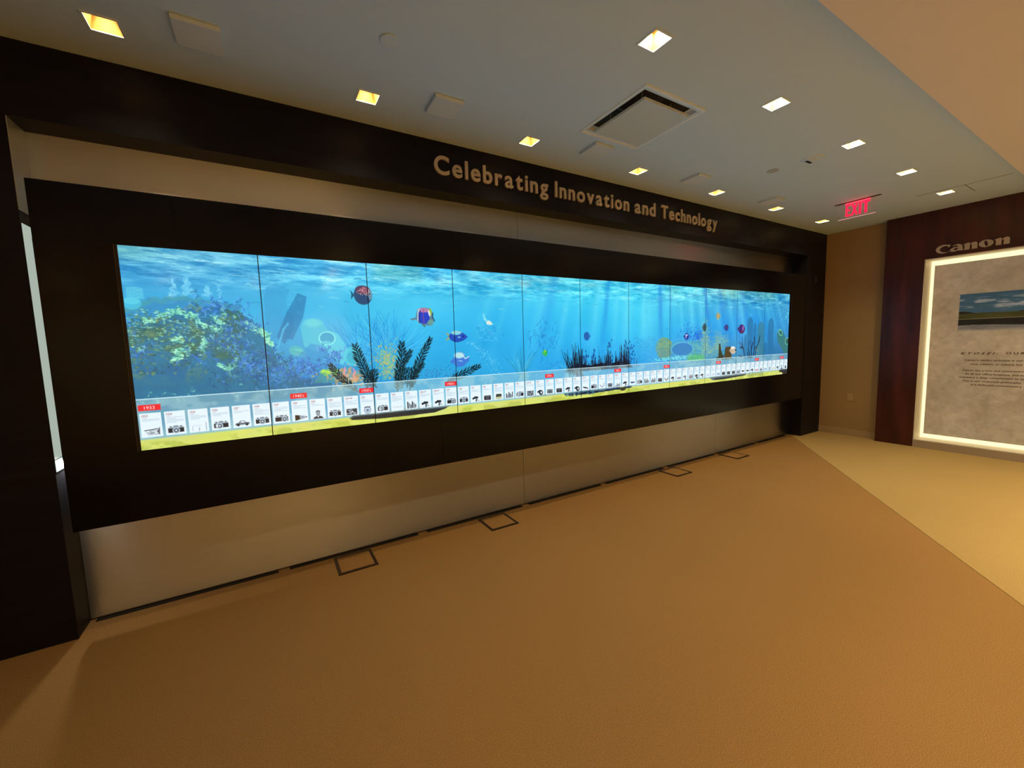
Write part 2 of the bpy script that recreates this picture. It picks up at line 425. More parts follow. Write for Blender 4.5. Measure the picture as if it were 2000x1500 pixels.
    cv.poly([(1.02, .67), (1.08, .712), (1.14, .69), (1.19, .61), (1.21, .53), (1.16, .46), (1.06, .56)], (90, 208, 230), .95)
    cv.ell(D['pods'][3], .057, .050, (128, 232, 236), .95); cv.ell((D['pods'][3][0], D['pods'][3][1]+.002), .047, .041, (58, 168, 208), 1)
    cv.ell((1.06, .625), .034, .012, (108, 220, 234), .7, soft=6)
    cv.ell((1.235, .52), .062, .07, (84, 208, 224), .8); cv.ell((1.235, .51), .04, .045, (60, 178, 204), .7, soft=8)
    cv.ell((.875, .565), .055, .038, (78, 190, 196), .8, rot=-.5); cv.ell((.885, .56), .04, .022, (110, 216, 206), .6, rot=-.5, soft=6)
    for k in range(5): cv.line([(.85+k*.012, .575-k*.003), (.87+k*.013, .545)], .004, (52, 140, 160), .7)
    cv.poly([(.86, .52), (.96, .62), (1.04, .6), (1.1, .5), (1.08, .36), (.86, .36)], (46, 150, 212), .6)
    # main reef on the left: lit ridges, dark hollows, blue branching coral
    rp = D['reef']; P = []
    for i in range(len(rp)):
        a, b = rp[i-1], rp[i]
        for t in range(8):
            q = t/8; P.append((a[0]+(b[0]-a[0])*q, a[1]+(b[1]-a[1])*q+(rs.uniform(-.016, .016) if 0 < i < 15 else 0)))
    cv.poly(P, (40, 112, 146), .9, tex=np.clip(.50+n5*.8, 0, 1))
    mk = np.zeros(S, np.float32); tmp = cv.a; cv.a = np.zeros((cv.H, cv.W, 3), np.float32); cv.poly(P, (255, 255, 255)); mk = cv.a[..., 0]; cv.a = tmp
    left = np.clip(1-(U-.52)/.25, 0, 1)
    def lay(m, col, al): cv.put((0, cv.W, 0, cv.H), m*mk, col, al)
    lay(ss(n5, .45, .66)*ss(V, .36, .56)*left, (62, 112, 98), .85)
    lay(ss(n4, .52, .66)*ss(n7, .42, .6)*ss(V, .34, .5)*left, (112, 150, 108), .75)
    lay(ss(n6, .60, .70)*ss(n5, .5, .6)*left, (142, 226, 184), .8)
    lay(ss(.5-n7, -.1, .12)*ss(n4, .45, .62)*(1-ss(V, .5, .8)), (38, 104, 158), .55)
    for (u0, v0, u1, v1, w) in ((.15, .80, .24, .84, .03), (.24, .84, .32, .80, .03), (.32, .80, .37, .74, .028), (.08, .78, .14, .77, .016), (.58, .77, .66, .71, .028), (.66, .71, .71, .68, .03), (.42, .80, .46, .76, .02), (.20, .66, .25, .67, .022), (.34, .61, .37, .66, .028), (.21, .58, .27, .60, .03), (.42, .50, .46, .47, .012), (.19, .53, .24, .56, .014), (.40, .74, .44, .71, .016), (.70, .66, .72, .61, .022)):
        for k in range(54):
            t = rs.random(); cv.ell((u0+(u1-u0)*t+rs.gauss(0, w*.4), v0+(v1-v0)*t+rs.gauss(0, w*.4)), rs.uniform(.004, .010), rs.uniform(.003, .007), rs.choice([(150, 236, 206), (120, 216, 186), (176, 246, 214), (96, 190, 160)]), .8)
    for k in range(300):
        u = abs(rs.gauss(0, .22)); v = rs.uniform(.45, .80)
        if u > .48: continue
        cv.ell((u, v), rs.uniform(.004, .012), rs.uniform(.003, .008), rs.choice([(70, 120, 92), (96, 132, 84), (42, 96, 104), (32, 84, 104), (120, 156, 106)]), .55)
    def twigs(u, v, n, sz, cols, al=.8):
        for k in range(n):
            x = u+rs.gauss(0, sz); y = v+rs.gauss(0, sz*.6)
            a = rs.uniform(.2, 2.9); c = rs.choice(cols); L = rs.uniform(.010, .026)
            m = (x+math.cos(a)*L, y+math.sin(a)*L)
            cv.line([(x, y), m], rs.uniform(.004, .008), c, al)
            for s in (-.8, .7): cv.line([m, (m[0]+math.cos(a+s)*L*.6, m[1]+math.sin(a+s)*L*.6)], .0045, c, al)
    bl = [(52, 118, 214), (74, 142, 232), (44, 104, 186), (104, 176, 240), (40, 100, 160), (60, 150, 200)]
    for u, v, n, s in ((.42, .86, 90, .06), (.52, .84, 70, .05), (.36, .83, 40, .04), (.60, .74, 40, .04), (.50, .70, 90, .05), (.42, .64, 60, .04), (.54, .60, 90, .05), (.60, .52, 120, .06), (.66, .44, 150, .07), (.74, .40, 120, .06), (.56, .42, 70, .06), (.84, .42, 160, .07), (.92, .46, 90, .05), (.98, .40, 60, .05), (1.12, .52, 60, .03), (1.08, .47, 30, .03), (.04, .58, 26, .03), (.06, .66, 14, .03), (1.04, .57, 20, .02), (.30, .52, 40, .05)):
        twigs(u, v, int(n*(.55 if u < .56 else .85)), s, bl, .62)
    for u, v in ((.7, .5), (.6, .38), (.48, .40), (.86, .36)):
        twigs(u, v, 60, .06, [(38, 100, 150), (60, 120, 120), (30, 84, 130)], .6)
    hol = ss(n7, .50, .68)*ss(n4, .4, .6)*mk
    cv.put((0, cv.W, 0, cv.H), hol*(1-ss(V, .62, .85)), (36, 104, 150), .45)
    hz = ss(n5, .40, .75)*mk*(1-ss(V, .30, .55))
    cv.put((0, cv.W, 0, cv.H), hz, (44, 128, 170), .55)
    for k in range(420):
        u = abs(rs.gauss(.20, .16)); v = .80-abs(rs.gauss(0, .10))+.05*math.sin(u*14)
        if u < .50 and v > .5: cv.ell((u, v), rs.uniform(.003, .009), rs.uniform(.002, .005), rs.choice([(150, 226, 196), (100, 170, 130), (60, 104, 90), (84, 140, 110), (176, 240, 214)]), .55)
    # orange and yellow corals
    cv.poly([(.96, .34), (1.02, .43), (1.09, .44), (1.17, .42), (1.2, .33)], (70, 150, 150), .7)
    for k in range(40): cv.ell((rs.uniform(1.02, 1.12), .415+rs.gauss(0, .01)), .014, .006, rs.choice([(146, 226, 90), (190, 226, 90), (120, 200, 120)]), .7)
    for k in range(240):
        cv.ell((1.21+rs.gauss(0, .07), .36+rs.gauss(0, .035)), rs.uniform(.004, .012), rs.uniform(.005, .012), rs.choice([(226, 160, 110), (236, 176, 90), (150, 180, 150), (214, 190, 170), (200, 140, 80), (120, 170, 160)]), .55)
    for x, y, h in ((1.17, .36, .09), (1.235, .34, .10)):
        for k in range(6): cv.ell((x+rs.uniform(-.006, .006), y+h*k/6), .014-.0015*k, .012, (226, 176-6*k, 130+12*k), .75)
    for k in range(520):
        x = 1.49+rs.gauss(0, .045); y = .46+rs.gauss(0, .07)
        if y > .33: cv.ell((x, y), rs.uniform(.004, .009), rs.uniform(.004, .009), rs.choice([(120, 196, 170), (206, 190, 110), (90, 180, 190), (150, 200, 130), (222, 176, 100)]), .5)
    for k in range(160):
        cv.ell((1.87+rs.gauss(0, .10), .35+rs.gauss(0, .03)), .006, .006, rs.choice([(40, 110, 170), (70, 170, 210), (60, 140, 200)]), .5)
    # pale stream, wreck and white shape in the middle
    for k in range(150):
        t = rs.random()*4; i = min(3, int(t)); a, b = D['stream'][i], D['stream'][i+1]; q = t-i
        cv.ell((a[0]+(b[0]-a[0])*q+rs.gauss(0, .012+.012*i), a[1]+(b[1]-a[1])*q+rs.gauss(0, .01)), .008, .005, rs.choice([(120, 216, 246), (90, 200, 240), (60, 170, 224)]), .5)
    for k in range(70): cv.ell((2.37+rs.gauss(0, .05), .69+rs.gauss(0, .04)), .012, .008, rs.choice([(96, 206, 244), (36, 140, 214)]), .35)
    cv.line([(2.333, .84), (2.345, .80), (2.37, .775)], .014, (150, 232, 236), .8, .02)
    cv.poly([(2.36, .77), (2.38, .79), (2.40, .782), (2.425, .752), (2.39, .75), (2.36, .755)], (226, 236, 222), .95)
    # far reef band to the right
    for k in range(900):
        t = rs.random()*3; i = min(2, int(t)); a, b = D['reef2'][i], D['reef2'][i+1]; q = t-i
        x = a[0]+(b[0]-a[0])*q; y = a[1]+(b[1]-a[1])*q
        cv.ell((x+rs.gauss(0, .03), rs.uniform(.27, max(.3, y))), rs.uniform(.008, .02), rs.uniform(.004, .012), rs.choice([(48, 164, 230), (76, 190, 236), (36, 146, 220)]), .22)
    for x0, y0 in ((2.93, .66), (3.0, .72), (3.12, .66), (2.86, .63), (3.02, .56), (2.93, .52)):
        for k in range(14):
            a = rs.uniform(-2.6, -.8); x = x0+rs.gauss(0, .05); y = y0+rs.gauss(0, .05)
            cv.line([(x, y), (x+math.cos(a)*.035, y+math.sin(a)*.035)], .006, rs.choice([(30, 110, 180), (40, 140, 206)]), .6)
    for k in range(44):
        a = rs.uniform(.9, 2.2); c = (2.71, .25); L = rs.uniform(.15, .31)
        cv.line([(c[0]+rs.gauss(0, .03), c[1]), (c[0]+math.cos(a)*L*.5, c[1]+math.sin(a)*L*.5), (c[0]+math.cos(a)*L*1.2, c[1]+math.sin(a)*L)], .005, rs.choice([(34, 130, 176), (40, 150, 190), (90, 200, 230)]), .6)
    # brain coral, dish coral, mound, coral trees
    c = (4.70, .475)
    cv.poly([(c[0]+.15*math.cos(a)*(1+.06*math.sin(5*a)), c[1]+.13*math.sin(a)) for a in np.linspace(0, 2*math.pi, 40)], (92, 160, 140), .8)
    for k in range(600):
        a = rs.uniform(0, 6.28); rr_ = math.sqrt(rs.random()); x = c[0]+.15*rr_*math.cos(a); y = c[1]+.13*rr_*math.sin(a)
        lo = y < c[1]
        cv.ell((x, y), .008, .006, rs.choice([(150, 190, 110), (176, 170, 110), (84, 150, 130)] if not lo else [(150, 160, 120), (80, 140, 150), (120, 150, 130)]), .5)
    for k in range(120): cv.ell((4.70+rs.gauss(0, .12), .345+rs.gauss(0, .012)), .012, .006, (110, 220, 230), .5)
    for k in range(500): 
        x = rs.uniform(4.2, 4.6); cv.ell((x, rs.uniform(.3, .62)), .012, .008, rs.choice([(76, 186, 230), (52, 160, 222)]), .25)
    cv.poly([(4.8, .50), (4.9, .56), (5.1, .56), (5.3, .50), (5.42, .42), (5.42, .33), (4.8, .33)], (70, 150, 190), .55)
    for k in range(300): cv.ell((rs.uniform(5.1, 5.45), rs.uniform(.38, .56)), .012, .01, rs.choice([(90, 180, 190), (70, 160, 150), (120, 200, 170)]), .4)
    cv.ell(D['dish'][0], .215, .088, (86, 186, 214), .9); cv.ell((D['dish'][0][0], D['dish'][0][1]-.008), .195, .076, (52, 132, 196), 1)
    for k in range(80): cv.ell((4.95+rs.gauss(0, .12), .35+rs.gauss(0, .015)), .01, .01, (120, 226, 240), .6)
    twigs(5.2, .62, 180, .12, [(42, 110, 224), (36, 96, 206), (60, 140, 232)], .5)
    twigs(5.35, .60, 120, .06, [(42, 110, 224), (36, 96, 206)], .55)
    cv.poly([(5.08, .30), (5.18, .355), (5.32, .385), (5.44, .36), (5.5, .30)], (72, 170, 130), .85)
    for k in range(130): cv.ell((rs.uniform(5.12, 5.46), rs.uniform(.30, .375)), .012, .006, (100, 206, 120), .5)
    for (x, y, sx, sy, n) in ((5.48, .56, .05, .11, 700), (5.75, .50, .05, .08, 420), (5.60, .42, .10, .06, 420), (5.90, .55, .04, .05, 120), (6.70, .38, .05, .05, 160)):
        for k in range(n):
            cv.ell((x+rs.gauss(0, sx), max(.3, y+rs.gauss(0, sy))), rs.uniform(.005, .012), rs.uniform(.005, .011), rs.choice([(150, 190, 150), (96, 170, 190), (120, 180, 160), (80, 150, 180), (172, 196, 140)]), .42)
    # pillar sponges and the jar sponge on the far right
    for i, (u, v, w) in enumerate(((6.49, .85, .07), (6.61, .775, .035), (6.765, .79, .085), (7.03, .84, .072), (6.38, .62, .03), (6.90, .50, .04))):
        P = [(u-w, .30), (u-w*1.05, v-.1), (u-w*.8, v-.03), (u-w*.3, v), (u+w*.3, v), (u+w*.8, v-.03), (u+w, v-.1), (u+w*1.05, .30)]
        cv.poly(P, (44, 116, 168) if i != 2 else (60, 126, 150), .78, tex=.8+.4*n5)
    for k in range(500): cv.ell((7.4+rs.gauss(0, .12), .95+rs.gauss(0, .10)), rs.uniform(.006, .015), .008, rs.choice([(60, 160, 200), (36, 120, 180), (84, 190, 214)]), .35)
    for k in range(14): cv.line([(6.42+rs.uniform(0, .3), 1.04+k*.009), (6.62+rs.uniform(0, .2), 1.04+k*.009+rs.uniform(-.006, .006))], .008, (32, 116, 170), .55)
    for k in range(24):
        a = rs.uniform(0, 6.28); cv.line([(7.2+.2*math.cos(a), .98+.06*math.sin(a)), (7.2+.2*math.cos(a+.3), .98+.06*math.sin(a+.3))], .007, (86, 180, 210), .5)
    cv.poly([(7.20, .60), (7.24, .67), (7.33, .675), (7.44, .58), (7.53, .45), (7.535, .33), (7.44, .30), (7.34, .40), (7.23, .50)], (52, 122, 120), .9, tex=.8+n4*.5)
    cv.ell((7.30, .635), .065, .045, (116, 206, 176), .9, rot=-.6); cv.ell((7.305, .632), .045, .028, (40, 104, 108), 1, rot=-.6)
    cv.ell((7.50, .50), .06, .055, (110, 196, 170), .9); cv.ell((7.505, .498), .045, .042, (44, 96, 96), 1)
    for x, y in ((7.5, .92), (7.53, .80), (7.45, .86)): cv.ell((x, y), .02, .025, (120, 220, 220), .6)
    # fishes
    def fish(c, L, Hh, d, body, tail, parts=()):
        x, y = c
        cv.poly([(x-d*L*.42, y), (x-d*L*.62, y+Hh*.24), (x-d*L*.58, y), (x-d*L*.62, y-Hh*.24)], tail)
        cv.ell(c, L*.46, Hh*.5, body)
        for (dx, dy, rx, ry, col, al) in parts: cv.ell((x+d*dx*L, y+dy*Hh), rx*L, ry*Hh, col, al, soft=3)
        cv.ell((x+d*L*.33, y+Hh*.08), max(.004, L*.035), max(.004, L*.035), (14, 22, 40))
    fish(D['fishA'][0], .142, .14, 1, (54, 84, 120), (44, 96, 134), ((0, .28, .38, .22, (96, 66, 96), .9), (.1, .25, .25, .16, (206, 120, 130), .6), (.36, .05, .1, .3, (122, 170, 190), .7), (-.05, -.2, .3, .22, (50, 78, 116), 1)))
    for k in range(70):
        x, y = D['fishA'][0]; a, b = rs.gauss(0, .035), abs(rs.gauss(.025, .02))
        if (a/.06)**2+(b/.06)**2 < 1: cv.ell((x+a, y+b), .003, .003, rs.choice([(236, 170, 170), (240, 200, 190), (80, 60, 90)]), .9)
    x, y = 1.79, .815
    cv.poly([(x-.112, y-.02), (x-.06, y-.005), (x-.055, y+.03), (x-.03, y+.066), (x+.01, y+.073), (x+.055, y+.068), (x+.078, y+.04), (x+.082, y+.005), (x+.095, y-.03), (x+.085, y-.035), (x+.075, y-.065), (x+.05, y-.072), (x+.02, y-.066), (x+.005, y-.085), (x-.01, y-.062), (x-.04, y-.045), (x-.062, y-.022), (x-.085, y-.03)], (96, 132, 150))
    cv.ell((x+.004, y), .05, .057, (44, 66, 200), .95, soft=5); cv.ell((x+.006, y+.052), .05, .018, (196, 130, 170), .9, soft=5)
    cv.ell((x+.062, y+.040), .012, .026, (150, 190, 60), .9, soft=3); cv.ell((x+.052, y+.028), .008, .026, (236, 240, 226), .95, rot=.2, soft=2)
    cv.line([(x-.046, y-.03), (x-.042, y+.03), (x-.03, y+.06)], .010, (196, 216, 226), .9); cv.line([(x-.03, y-.05), (x-.032, y), (x-.022, y+.05)], .007, (40, 50, 110), .9)
    cv.line([(x+.005, y-.05), (x+.0, y), (x+.005, y+.06)], .006, (150, 80, 120), .8); cv.ell((x+.06, y-.045), .025, .022, (108, 160, 150), .9)
    cv.line([(x+.083, y+.03), (x+.078, y), (x+.094, y-.035)], .008, (30, 70, 100)); cv.line([(x-.01, y-.064), (x+.012, y-.08)], .006, (60, 120, 60))
    x, y = D['fishC'][0]
    cv.poly([(x-.075, y), (x-.1, y+.035), (x-.082, y+.03), (x-.06, y+.012), (x-.06, y-.012), (x-.085, y-.03), (x-.103, y-.028)], (150, 170, 110))
    cv.poly([(x-.075, y+.004), (x-.05, y+.036), (x, y+.05), (x+.04, y+.04), (x+.075, y+.018), (x+.1, y-.002), (x+.08, y-.022), (x+.04, y-.04), (x-.02, y-.046), (x-.06, y-.024)], (40, 80, 186))
    cv.ell((x-.005, y+.03), .045, .016, (140, 226, 232), .9, soft=4); cv.line([(x-.05, y+.034), (x, y+.047), (x+.045, y+.034)], .005, (196, 226, 196), .9)
    cv.ell((x+.02, y-.005), .014, .008, (130, 190, 230), .8, soft=2); cv.ell((x+.06, y), .006, .006, (12, 24, 60)); cv.line([(x-.05, y-.03), (x, y-.046), (x+.06, y-.03)], .004, (30, 50, 120))
    x, y = D['fishD'][0]
    cv.poly([(x-.092, y-.018), (x-.06, y+.01), (x-.045, y+.045), (x, y+.066), (x+.035, y+.056), (x+.06, y+.01), (x+.09, y+.028), (x+.085, y-.02), (x+.062, y-.03), (x+.03, y-.06), (x-.03, y-.064), (x-.06, y-.035)], (66, 120, 214), .95)
    cv.ell((x-.005, y+.035), .045, .026, (190, 240, 236), .9, soft=8); cv.line([(x+.02, y+.04), (x+.05, y+.005), (x+.085, y+.02)], .010, (200, 240, 236), .8)
    cv.line([(x-.01, y-.01), (x+.02, y-.016)], .006, (190, 230, 250), .9)
    fish(D['fE'][0], .10, .085, -1, (150, 160, 120), (150, 170, 150), ((0, .1, .3, .3, (206, 170, 110), .7),))
    cv.poly([(5.72, .88), (5.737, .925), (5.755, .88)], (150, 170, 140)); cv.poly([(5.725, .83), (5.737, .80), (5.75, .83)], (190, 210, 190))
    fish(D['fF'][0], .078, .10, 1, (56, 84, 90), (50, 90, 110)); fish(D['fG'][0], .10, .085, 1, (58, 66, 140), (40, 60, 130), ((.1, .1, .2, .25, (80, 70, 120), .7),))
    fish(D['fH'][0], .17, .125, 1, (60, 36, 110), (50, 40, 110), ((.2, .1, .16, .3, (170, 120, 190), .7), (-.05, 0, .1, .4, (40, 30, 130), .8), (.05, -.3, .2, .15, (120, 40, 70), .7)))
    fish(D['fI'][0], .10, .08, 1, (36, 52, 150), (30, 60, 160), ((0, .2, .3, .15, (190, 220, 240), .8), (-.1, -.1, .1, .2, (226, 236, 250), .7)))
    fish(D['fK'][0], .085, .09, -1, (44, 110, 190), (40, 120, 200)); 
    for k in range(3): cv.line([(3.485+k*.018, .60), (3.48+k*.02, .665)], .006, (26, 60, 120), .8)
    fish(D['fL'][0], .06, .06, 1, (60, 190, 90), (70, 200, 110), ((0, .3, .2, .2, (150, 210, 60), .8),))
    # dark sponges and twigs on the right
    cv.poly([(5.76, .30), (5.77, .50), (5.80, .505), (5.82, .42), (5.85, .36), (5.87, .35), (5.88, .29)], (50, 56, 40)); cv.poly([(5.72, .29), (5.72, .33), (5.77, .33), (5.79, .29)], (40, 60, 60))
    cv.poly([(5.89, .29), (5.905, .42), (5.92, .455), (6.03, .46), (6.05, .40), (6.06, .29)], (74, 62, 36)); cv.line([(5.86, .29), (5.89, .36)], .012, (50, 50, 40))
    fish(D['fJ'][0], .15, .10, 1, (196, 190, 176), (150, 130, 100), ((-.05, .35, .3, .18, (236, 240, 236), .9), (-.1, -.1, .25, .25, (196, 160, 110), .6), (.4, 0, .1, .15, (40, 40, 44), .9)))
    tw = (30, 44, 74)
    for P in ([(6.37, .29), (6.34, .40), (6.29, .46), (6.22, .52)], [(6.34, .40), (6.30, .50), (6.30, .58)], [(6.33, .43), (6.25, .44)],
              [(6.50, .29), (6.46, .42), (6.47, .52)], [(6.54, .29), (6.53, .44), (6.50, .53)], [(6.58, .29), (6.62, .42), (6.70, .47), (6.74, .53)], [(6.61, .40), (6.60, .58)], [(6.70, .47), (6.74, .59)], [(6.53, .40), (6.57, .50)],
              [(6.46, .29), (6.44, .36)], [(6.64, .3), (6.67, .44)], [(6.28, .31), (6.24, .33)]):
        cv.line(P, .018, tw, .9, .009)
    cv.ell((6.30, .31), .03, .012, (24, 40, 70)); cv.ell((6.50, .30), .06, .014, (24, 40, 60))
    # grass tufts
    def blade(x, y, a, L, w, col, al=.95, bend=.0):
        P = [(x+math.cos(a+bend*t)*L*t, y+math.sin(a+bend*t)*L*t) for t in (0, .33, .66, 1)]
        cv.line(P, w, col, al, w*.35)
    dk = [(20, 30, 44), (14, 22, 34), (28, 40, 52), (34, 34, 48)]
    for k in range(90):
        x = rs.uniform(3.28, 4.13); blade(x, .285, rs.gauss(1.57, .16), rs.uniform(.05, .15), .012, rs.choice(dk))
    cv.poly([(3.20, .28), (3.30, .33), (3.42, .36), (3.55, .33), (3.7, .35), (3.85, .34), (3.98, .36), (4.1, .34), (4.18, .28)], (24, 24, 34), .92)
    for x0, hh in ((3.34, .27), (3.41, .25), (3.44, .22), (3.38, .22), (3.80, .24), (3.84, .20), (3.78, .15), (3.99, .28), (4.02, .22), (4.07, .26), (4.10, .18), (4.04, .20), (3.92, .17), (3.62, .12), (3.58, .10)):
        for k in range(3): blade(x0+rs.gauss(0, .008), .30, rs.gauss(1.6, .05), hh*rs.uniform(.7, 1), .014, rs.choice(dk))
    for x0, hh in ((3.83, .33), (4.05, .32), (3.6, .2), (3.48, .18), (4.12, .30), (4.16, .24)):
        for k in range(12): cv.ell((x0+rs.gauss(0, .02), .36+rs.random()*hh*.7), .008, .014, (30, 72, 140), .7)
    for k in range(18):
        blade(3.30+rs.uniform(-.03, .16), .20+rs.uniform(0, .1), rs.uniform(1.9, 2.5), rs.uniform(.16, .27), .011, rs.choice(dk), .9, -.25)
    for k in range(12): blade(3.26+rs.uniform(-.02, .06), .22, rs.uniform(1.9, 2.6), rs.uniform(.12, .22), .006, (110, 210, 236), .5, -.3)
    for k in range(8): blade(4.18+rs.uniform(0, .06), .28, rs.gauss(1.5, .1), .1, .006, (44, 90, 140), .7)
    for k in range(150):
        x = rs.choice([3.36, 3.42, 3.82, 3.99, 4.06, 4.1, 3.7, 3.3])+rs.gauss(0, .03); blade(x, .30, rs.gauss(1.6, .12), abs(rs.gauss(.09, .06)), .005, rs.choice(dk+[(40, 70, 110)]), .8)
    for k in range(130):
        cv.line([(x0_ := rs.uniform(3.2, 4.2), rs.uniform(.10, .29)), (x0_+rs.uniform(-.02, .03), rs.uniform(.24, .31))], .003, (170, 196, 206), .3)
    # feathery dark weeds
    def frond(P, w, n):
        P = np.array(P); seg = np.r_[0, np.cumsum(np.hypot(*np.diff(P, axis=0).T))]
        T = np.linspace(0, seg[-1], n); X = np.interp(T, seg, P[:, 0]); Y = np.interp(T, seg, P[:, 1])
        cv.line(list(zip(X, Y)), .006, (16, 38, 48), 1, .011)
        for i in range(n-1):
            a = math.atan2(Y[i]-Y[i+1], X[i]-X[i+1]); k = i/n; L = w*(.45+.55*min(1, k*3+.15))*(1 if k < .8 else .8)
            for s in (-1, 1):
                b = a+s*rs.uniform(.55, .95); q = (X[i]+math.cos(b)*L, Y[i]+math.sin(b)*L)
                n_ = (-math.sin(b)*.0055, math.cos(b)*.0055); mx, my = X[i]+math.cos(b)*L*.55, Y[i]+math.sin(b)*L*.55
                cv.poly([(X[i], Y[i]), (mx+n_[0], my+n_[1]), q, (mx-n_[0], my-n_[1])], rs.choice([(16, 44, 52), (14, 36, 44), (22, 56, 66)]), .97)
                if rs.random() < .5: cv.line([(mx+n_[0], my+n_[1]), q], .0028, (116, 186, 206), .6)
    frond(D['frA'], .05, 22); frond(D['frB'], .062, 30); frond(D['frC'], .062, 34); frond(D['frD'], .045, 20)
    frond(D['frE'], .055, 34); frond(D['frE2'], .04, 14); frond(D['frF'], .055, 24)
    for x in (1.33, 1.37, 1.56, 1.60, 1.64, 1.68):
        frond([(x+.02, .40), (x, .33), (x-.01, .26)], .05, 10)
    # the sandy floor and the flat dark stones
    sand = 1-ss(V, .060, .074+.0*U)
    cv.put((0, cv.W, 0, cv.H), 1-ss(V, .07, .16), (140, 196, 206), .75)
    sc = np.stack([.80+.10*fbm(S, 60, 12)-(V < .05)*.0, .83+.08*fbm(S, 60, 12), .33+.2*fbm(S, 40, 8)], -1).astype(np.float32)
    cv.put((0, cv.W, 0, cv.H), sand, sc, .95)
    cv.put((0, cv.W, 0, cv.H), (1-ss(V, .012, .05))*ss(n5, .3, .6), (214, 226, 110), .6)
    cv.put((0, cv.W, 0, cv.H), (1-ss(V, .03, .06))*ss(.5-n5, -.02, .1), (160, 178, 60), .5)
    cv.poly([(1.18, .055), (1.22, .085), (1.98, .072), (1.94, .05), (1.84, .034), (1.64, .036), (1.4, .036)], (44, 58, 66)); cv.poly([(1.21, .085), (1.60, .10), (1.99, .087), (1.99, .068), (1.22, .075)], (104, 132, 136))
    cv.poly([(1.19, .045), (1.22, .066), (1.60, .072), (1.94, .052), (1.85, .030), (1.64, .028), (1.4, .031)], (30, 40, 48))
    cv.poly([(3.22, .072), (3.26, .045), (3.5, .036), (3.97, .05), (4.16, .06), (4.16, .085), (3.6, .085)], (60, 92, 120), .8)
    for k in range(60):
        x = rs.uniform(3.22, 3.6); cv.line([(x, .03+rs.random()*.02), (x+rs.uniform(-.03, .01), .07)], .006, rs.choice([(24, 44, 76), (60, 120, 150), (20, 36, 60)]), .8)
    for k in range(70):
        x = rs.uniform(3.4, 4.15); cv.ell((x, .052+.012*(x-3.4)+rs.gauss(0, .004)), .03, .006, (26, 40, 64), .8)
    cv.ell((4.02, .06), .05, .03, (60, 60, 40)); cv.ell((4.01, .085), .045, .016, (196, 206, 180))
    cv.poly([(2.78, .078), (2.86, .088), (3.0, .083), (3.12, .078), (3.0, .07), (2.85, .068)], (96, 126, 130))
    cv.poly([(5.58, .062), (5.66, .080), (6.3, .085), (6.42, .075), (6.42, .052), (6.3, .045), (5.9, .028), (5.66, .03)], (92, 110, 116)); cv.poly([(5.66, .035), (5.7, .055), (6.38, .06), (6.38, .048), (5.9, .03)], (40, 50, 56))
    for k in range(12): cv.line([(6.46+k*.035, .03), (6.47+k*.035, .12)], .012, (70, 96, 110), .8)
    cv.poly([(7.28, .05), (7.33, .075), (7.56, .09), (7.56, 0), (7.40, .0), (7.38, .03)], (44, 46, 50)); cv.poly([(7.28, .022), (7.42, .018), (7.36, .0), (7.2, .0)], (226, 230, 150))
    # translucent timeline strip
    ov = .3105
    r = (0, cv.W, 0, int(ov*cv.ppm))
    m = 1-ss(V[r[2]:r[3]], ov-.002, ov)+0
    m = np.ones((r[3], cv.W))*ss(cv.V[:r[3], None], .055, .085)
    cv.put(r, m, (172, 208, 214), .46)
    cv.put(r, m*ss(n5[r[2]:r[3]], .42, .62), (196, 226, 222), .30)
    cv.line([(0, ov), (W, ov)], .0055, (214, 244, 250), .95)
    # cards of the timeline
    yrs = ['1933', '1934', '1935', '1936', '1937', '1938', '1939', '1940', '1942', '1946', '1947-48', '1951', '1952', '1953', '1955', '1956-57', '1958-59', '1959', '1960', '1961', '1963', '1964', '1965', '1966', '1967-68', '1969', '1970', '1971', '1972', '1973', '1974-75', '1976-77', '1978', '1979', '1980-81', '1982', '1983', '1984', '1985', '1986-87', '1988-89', '1990', '1991', '1992', '1993-94', '1995', '1996', '1997', '1998', '1999', '2000', '2001', '2002', '2003', '2004', '2005', '2006', '2007', '2008', '2009', '2010', '2011', '2012', '2014', '2016', '2018']
    kinds = ['sketch', 'cam', 'faint', 'camw', 'car', 'cam', 'camr', 'lens', 'bust', 'cam', 'photo', 'ring', 'camw', 'name', 'group', 'tool', 'gun', 'camr', 'cam', 'cine', 'box', 'pad', 'group', 'camw', 'photo', 'horn', 'boxw', 'box', 'small', 'horn', 'wedge', 'camr', 'vee', 'boxw', 'chart', 'tool', 'bar', 'camw', 'people', 'people', 'copier', 'vee2', 'gun', 'bars', 'smallw', 'books', 'horn', 'gun', 'faint2', 'faint2', 'blue', 'copier', 'copier', 'copier', 'people', 'pill', 'barb', 'small', 'red', 'drone', 'blue', 'ring', 'tanp', 'small', 'bust', 'dark']
    pit = .11417
    for k in range(66):
        u0 = .0105+pit*k; u1 = u0+.1; v0, v1 = .0785, .2255
        cv.rect(u0, u1, v0, v1, (228, 244, 252))
        cx = (u0+u1)/2; X = lambda a: u0+a*.1
        cv.text(yrs[k], X(.1), .2035, .0115, (150, 84, 84), .9, bold=.012)
        cv.rect(X(.1), X(.32), .1955, .1975, (150, 90, 100), .7)
        nl = 2+(k*7) % 4
        for j in range(nl):
            cv.line([(X(.1), .187-j*.0078), (X(.9-.35*((k+j) % 3 == 2)), .187-j*.0078)], .0022, (140, 168, 186), .75)
        K = kinds[k]; y = .108; dkc = (34, 40, 48); sl = (172, 190, 202)
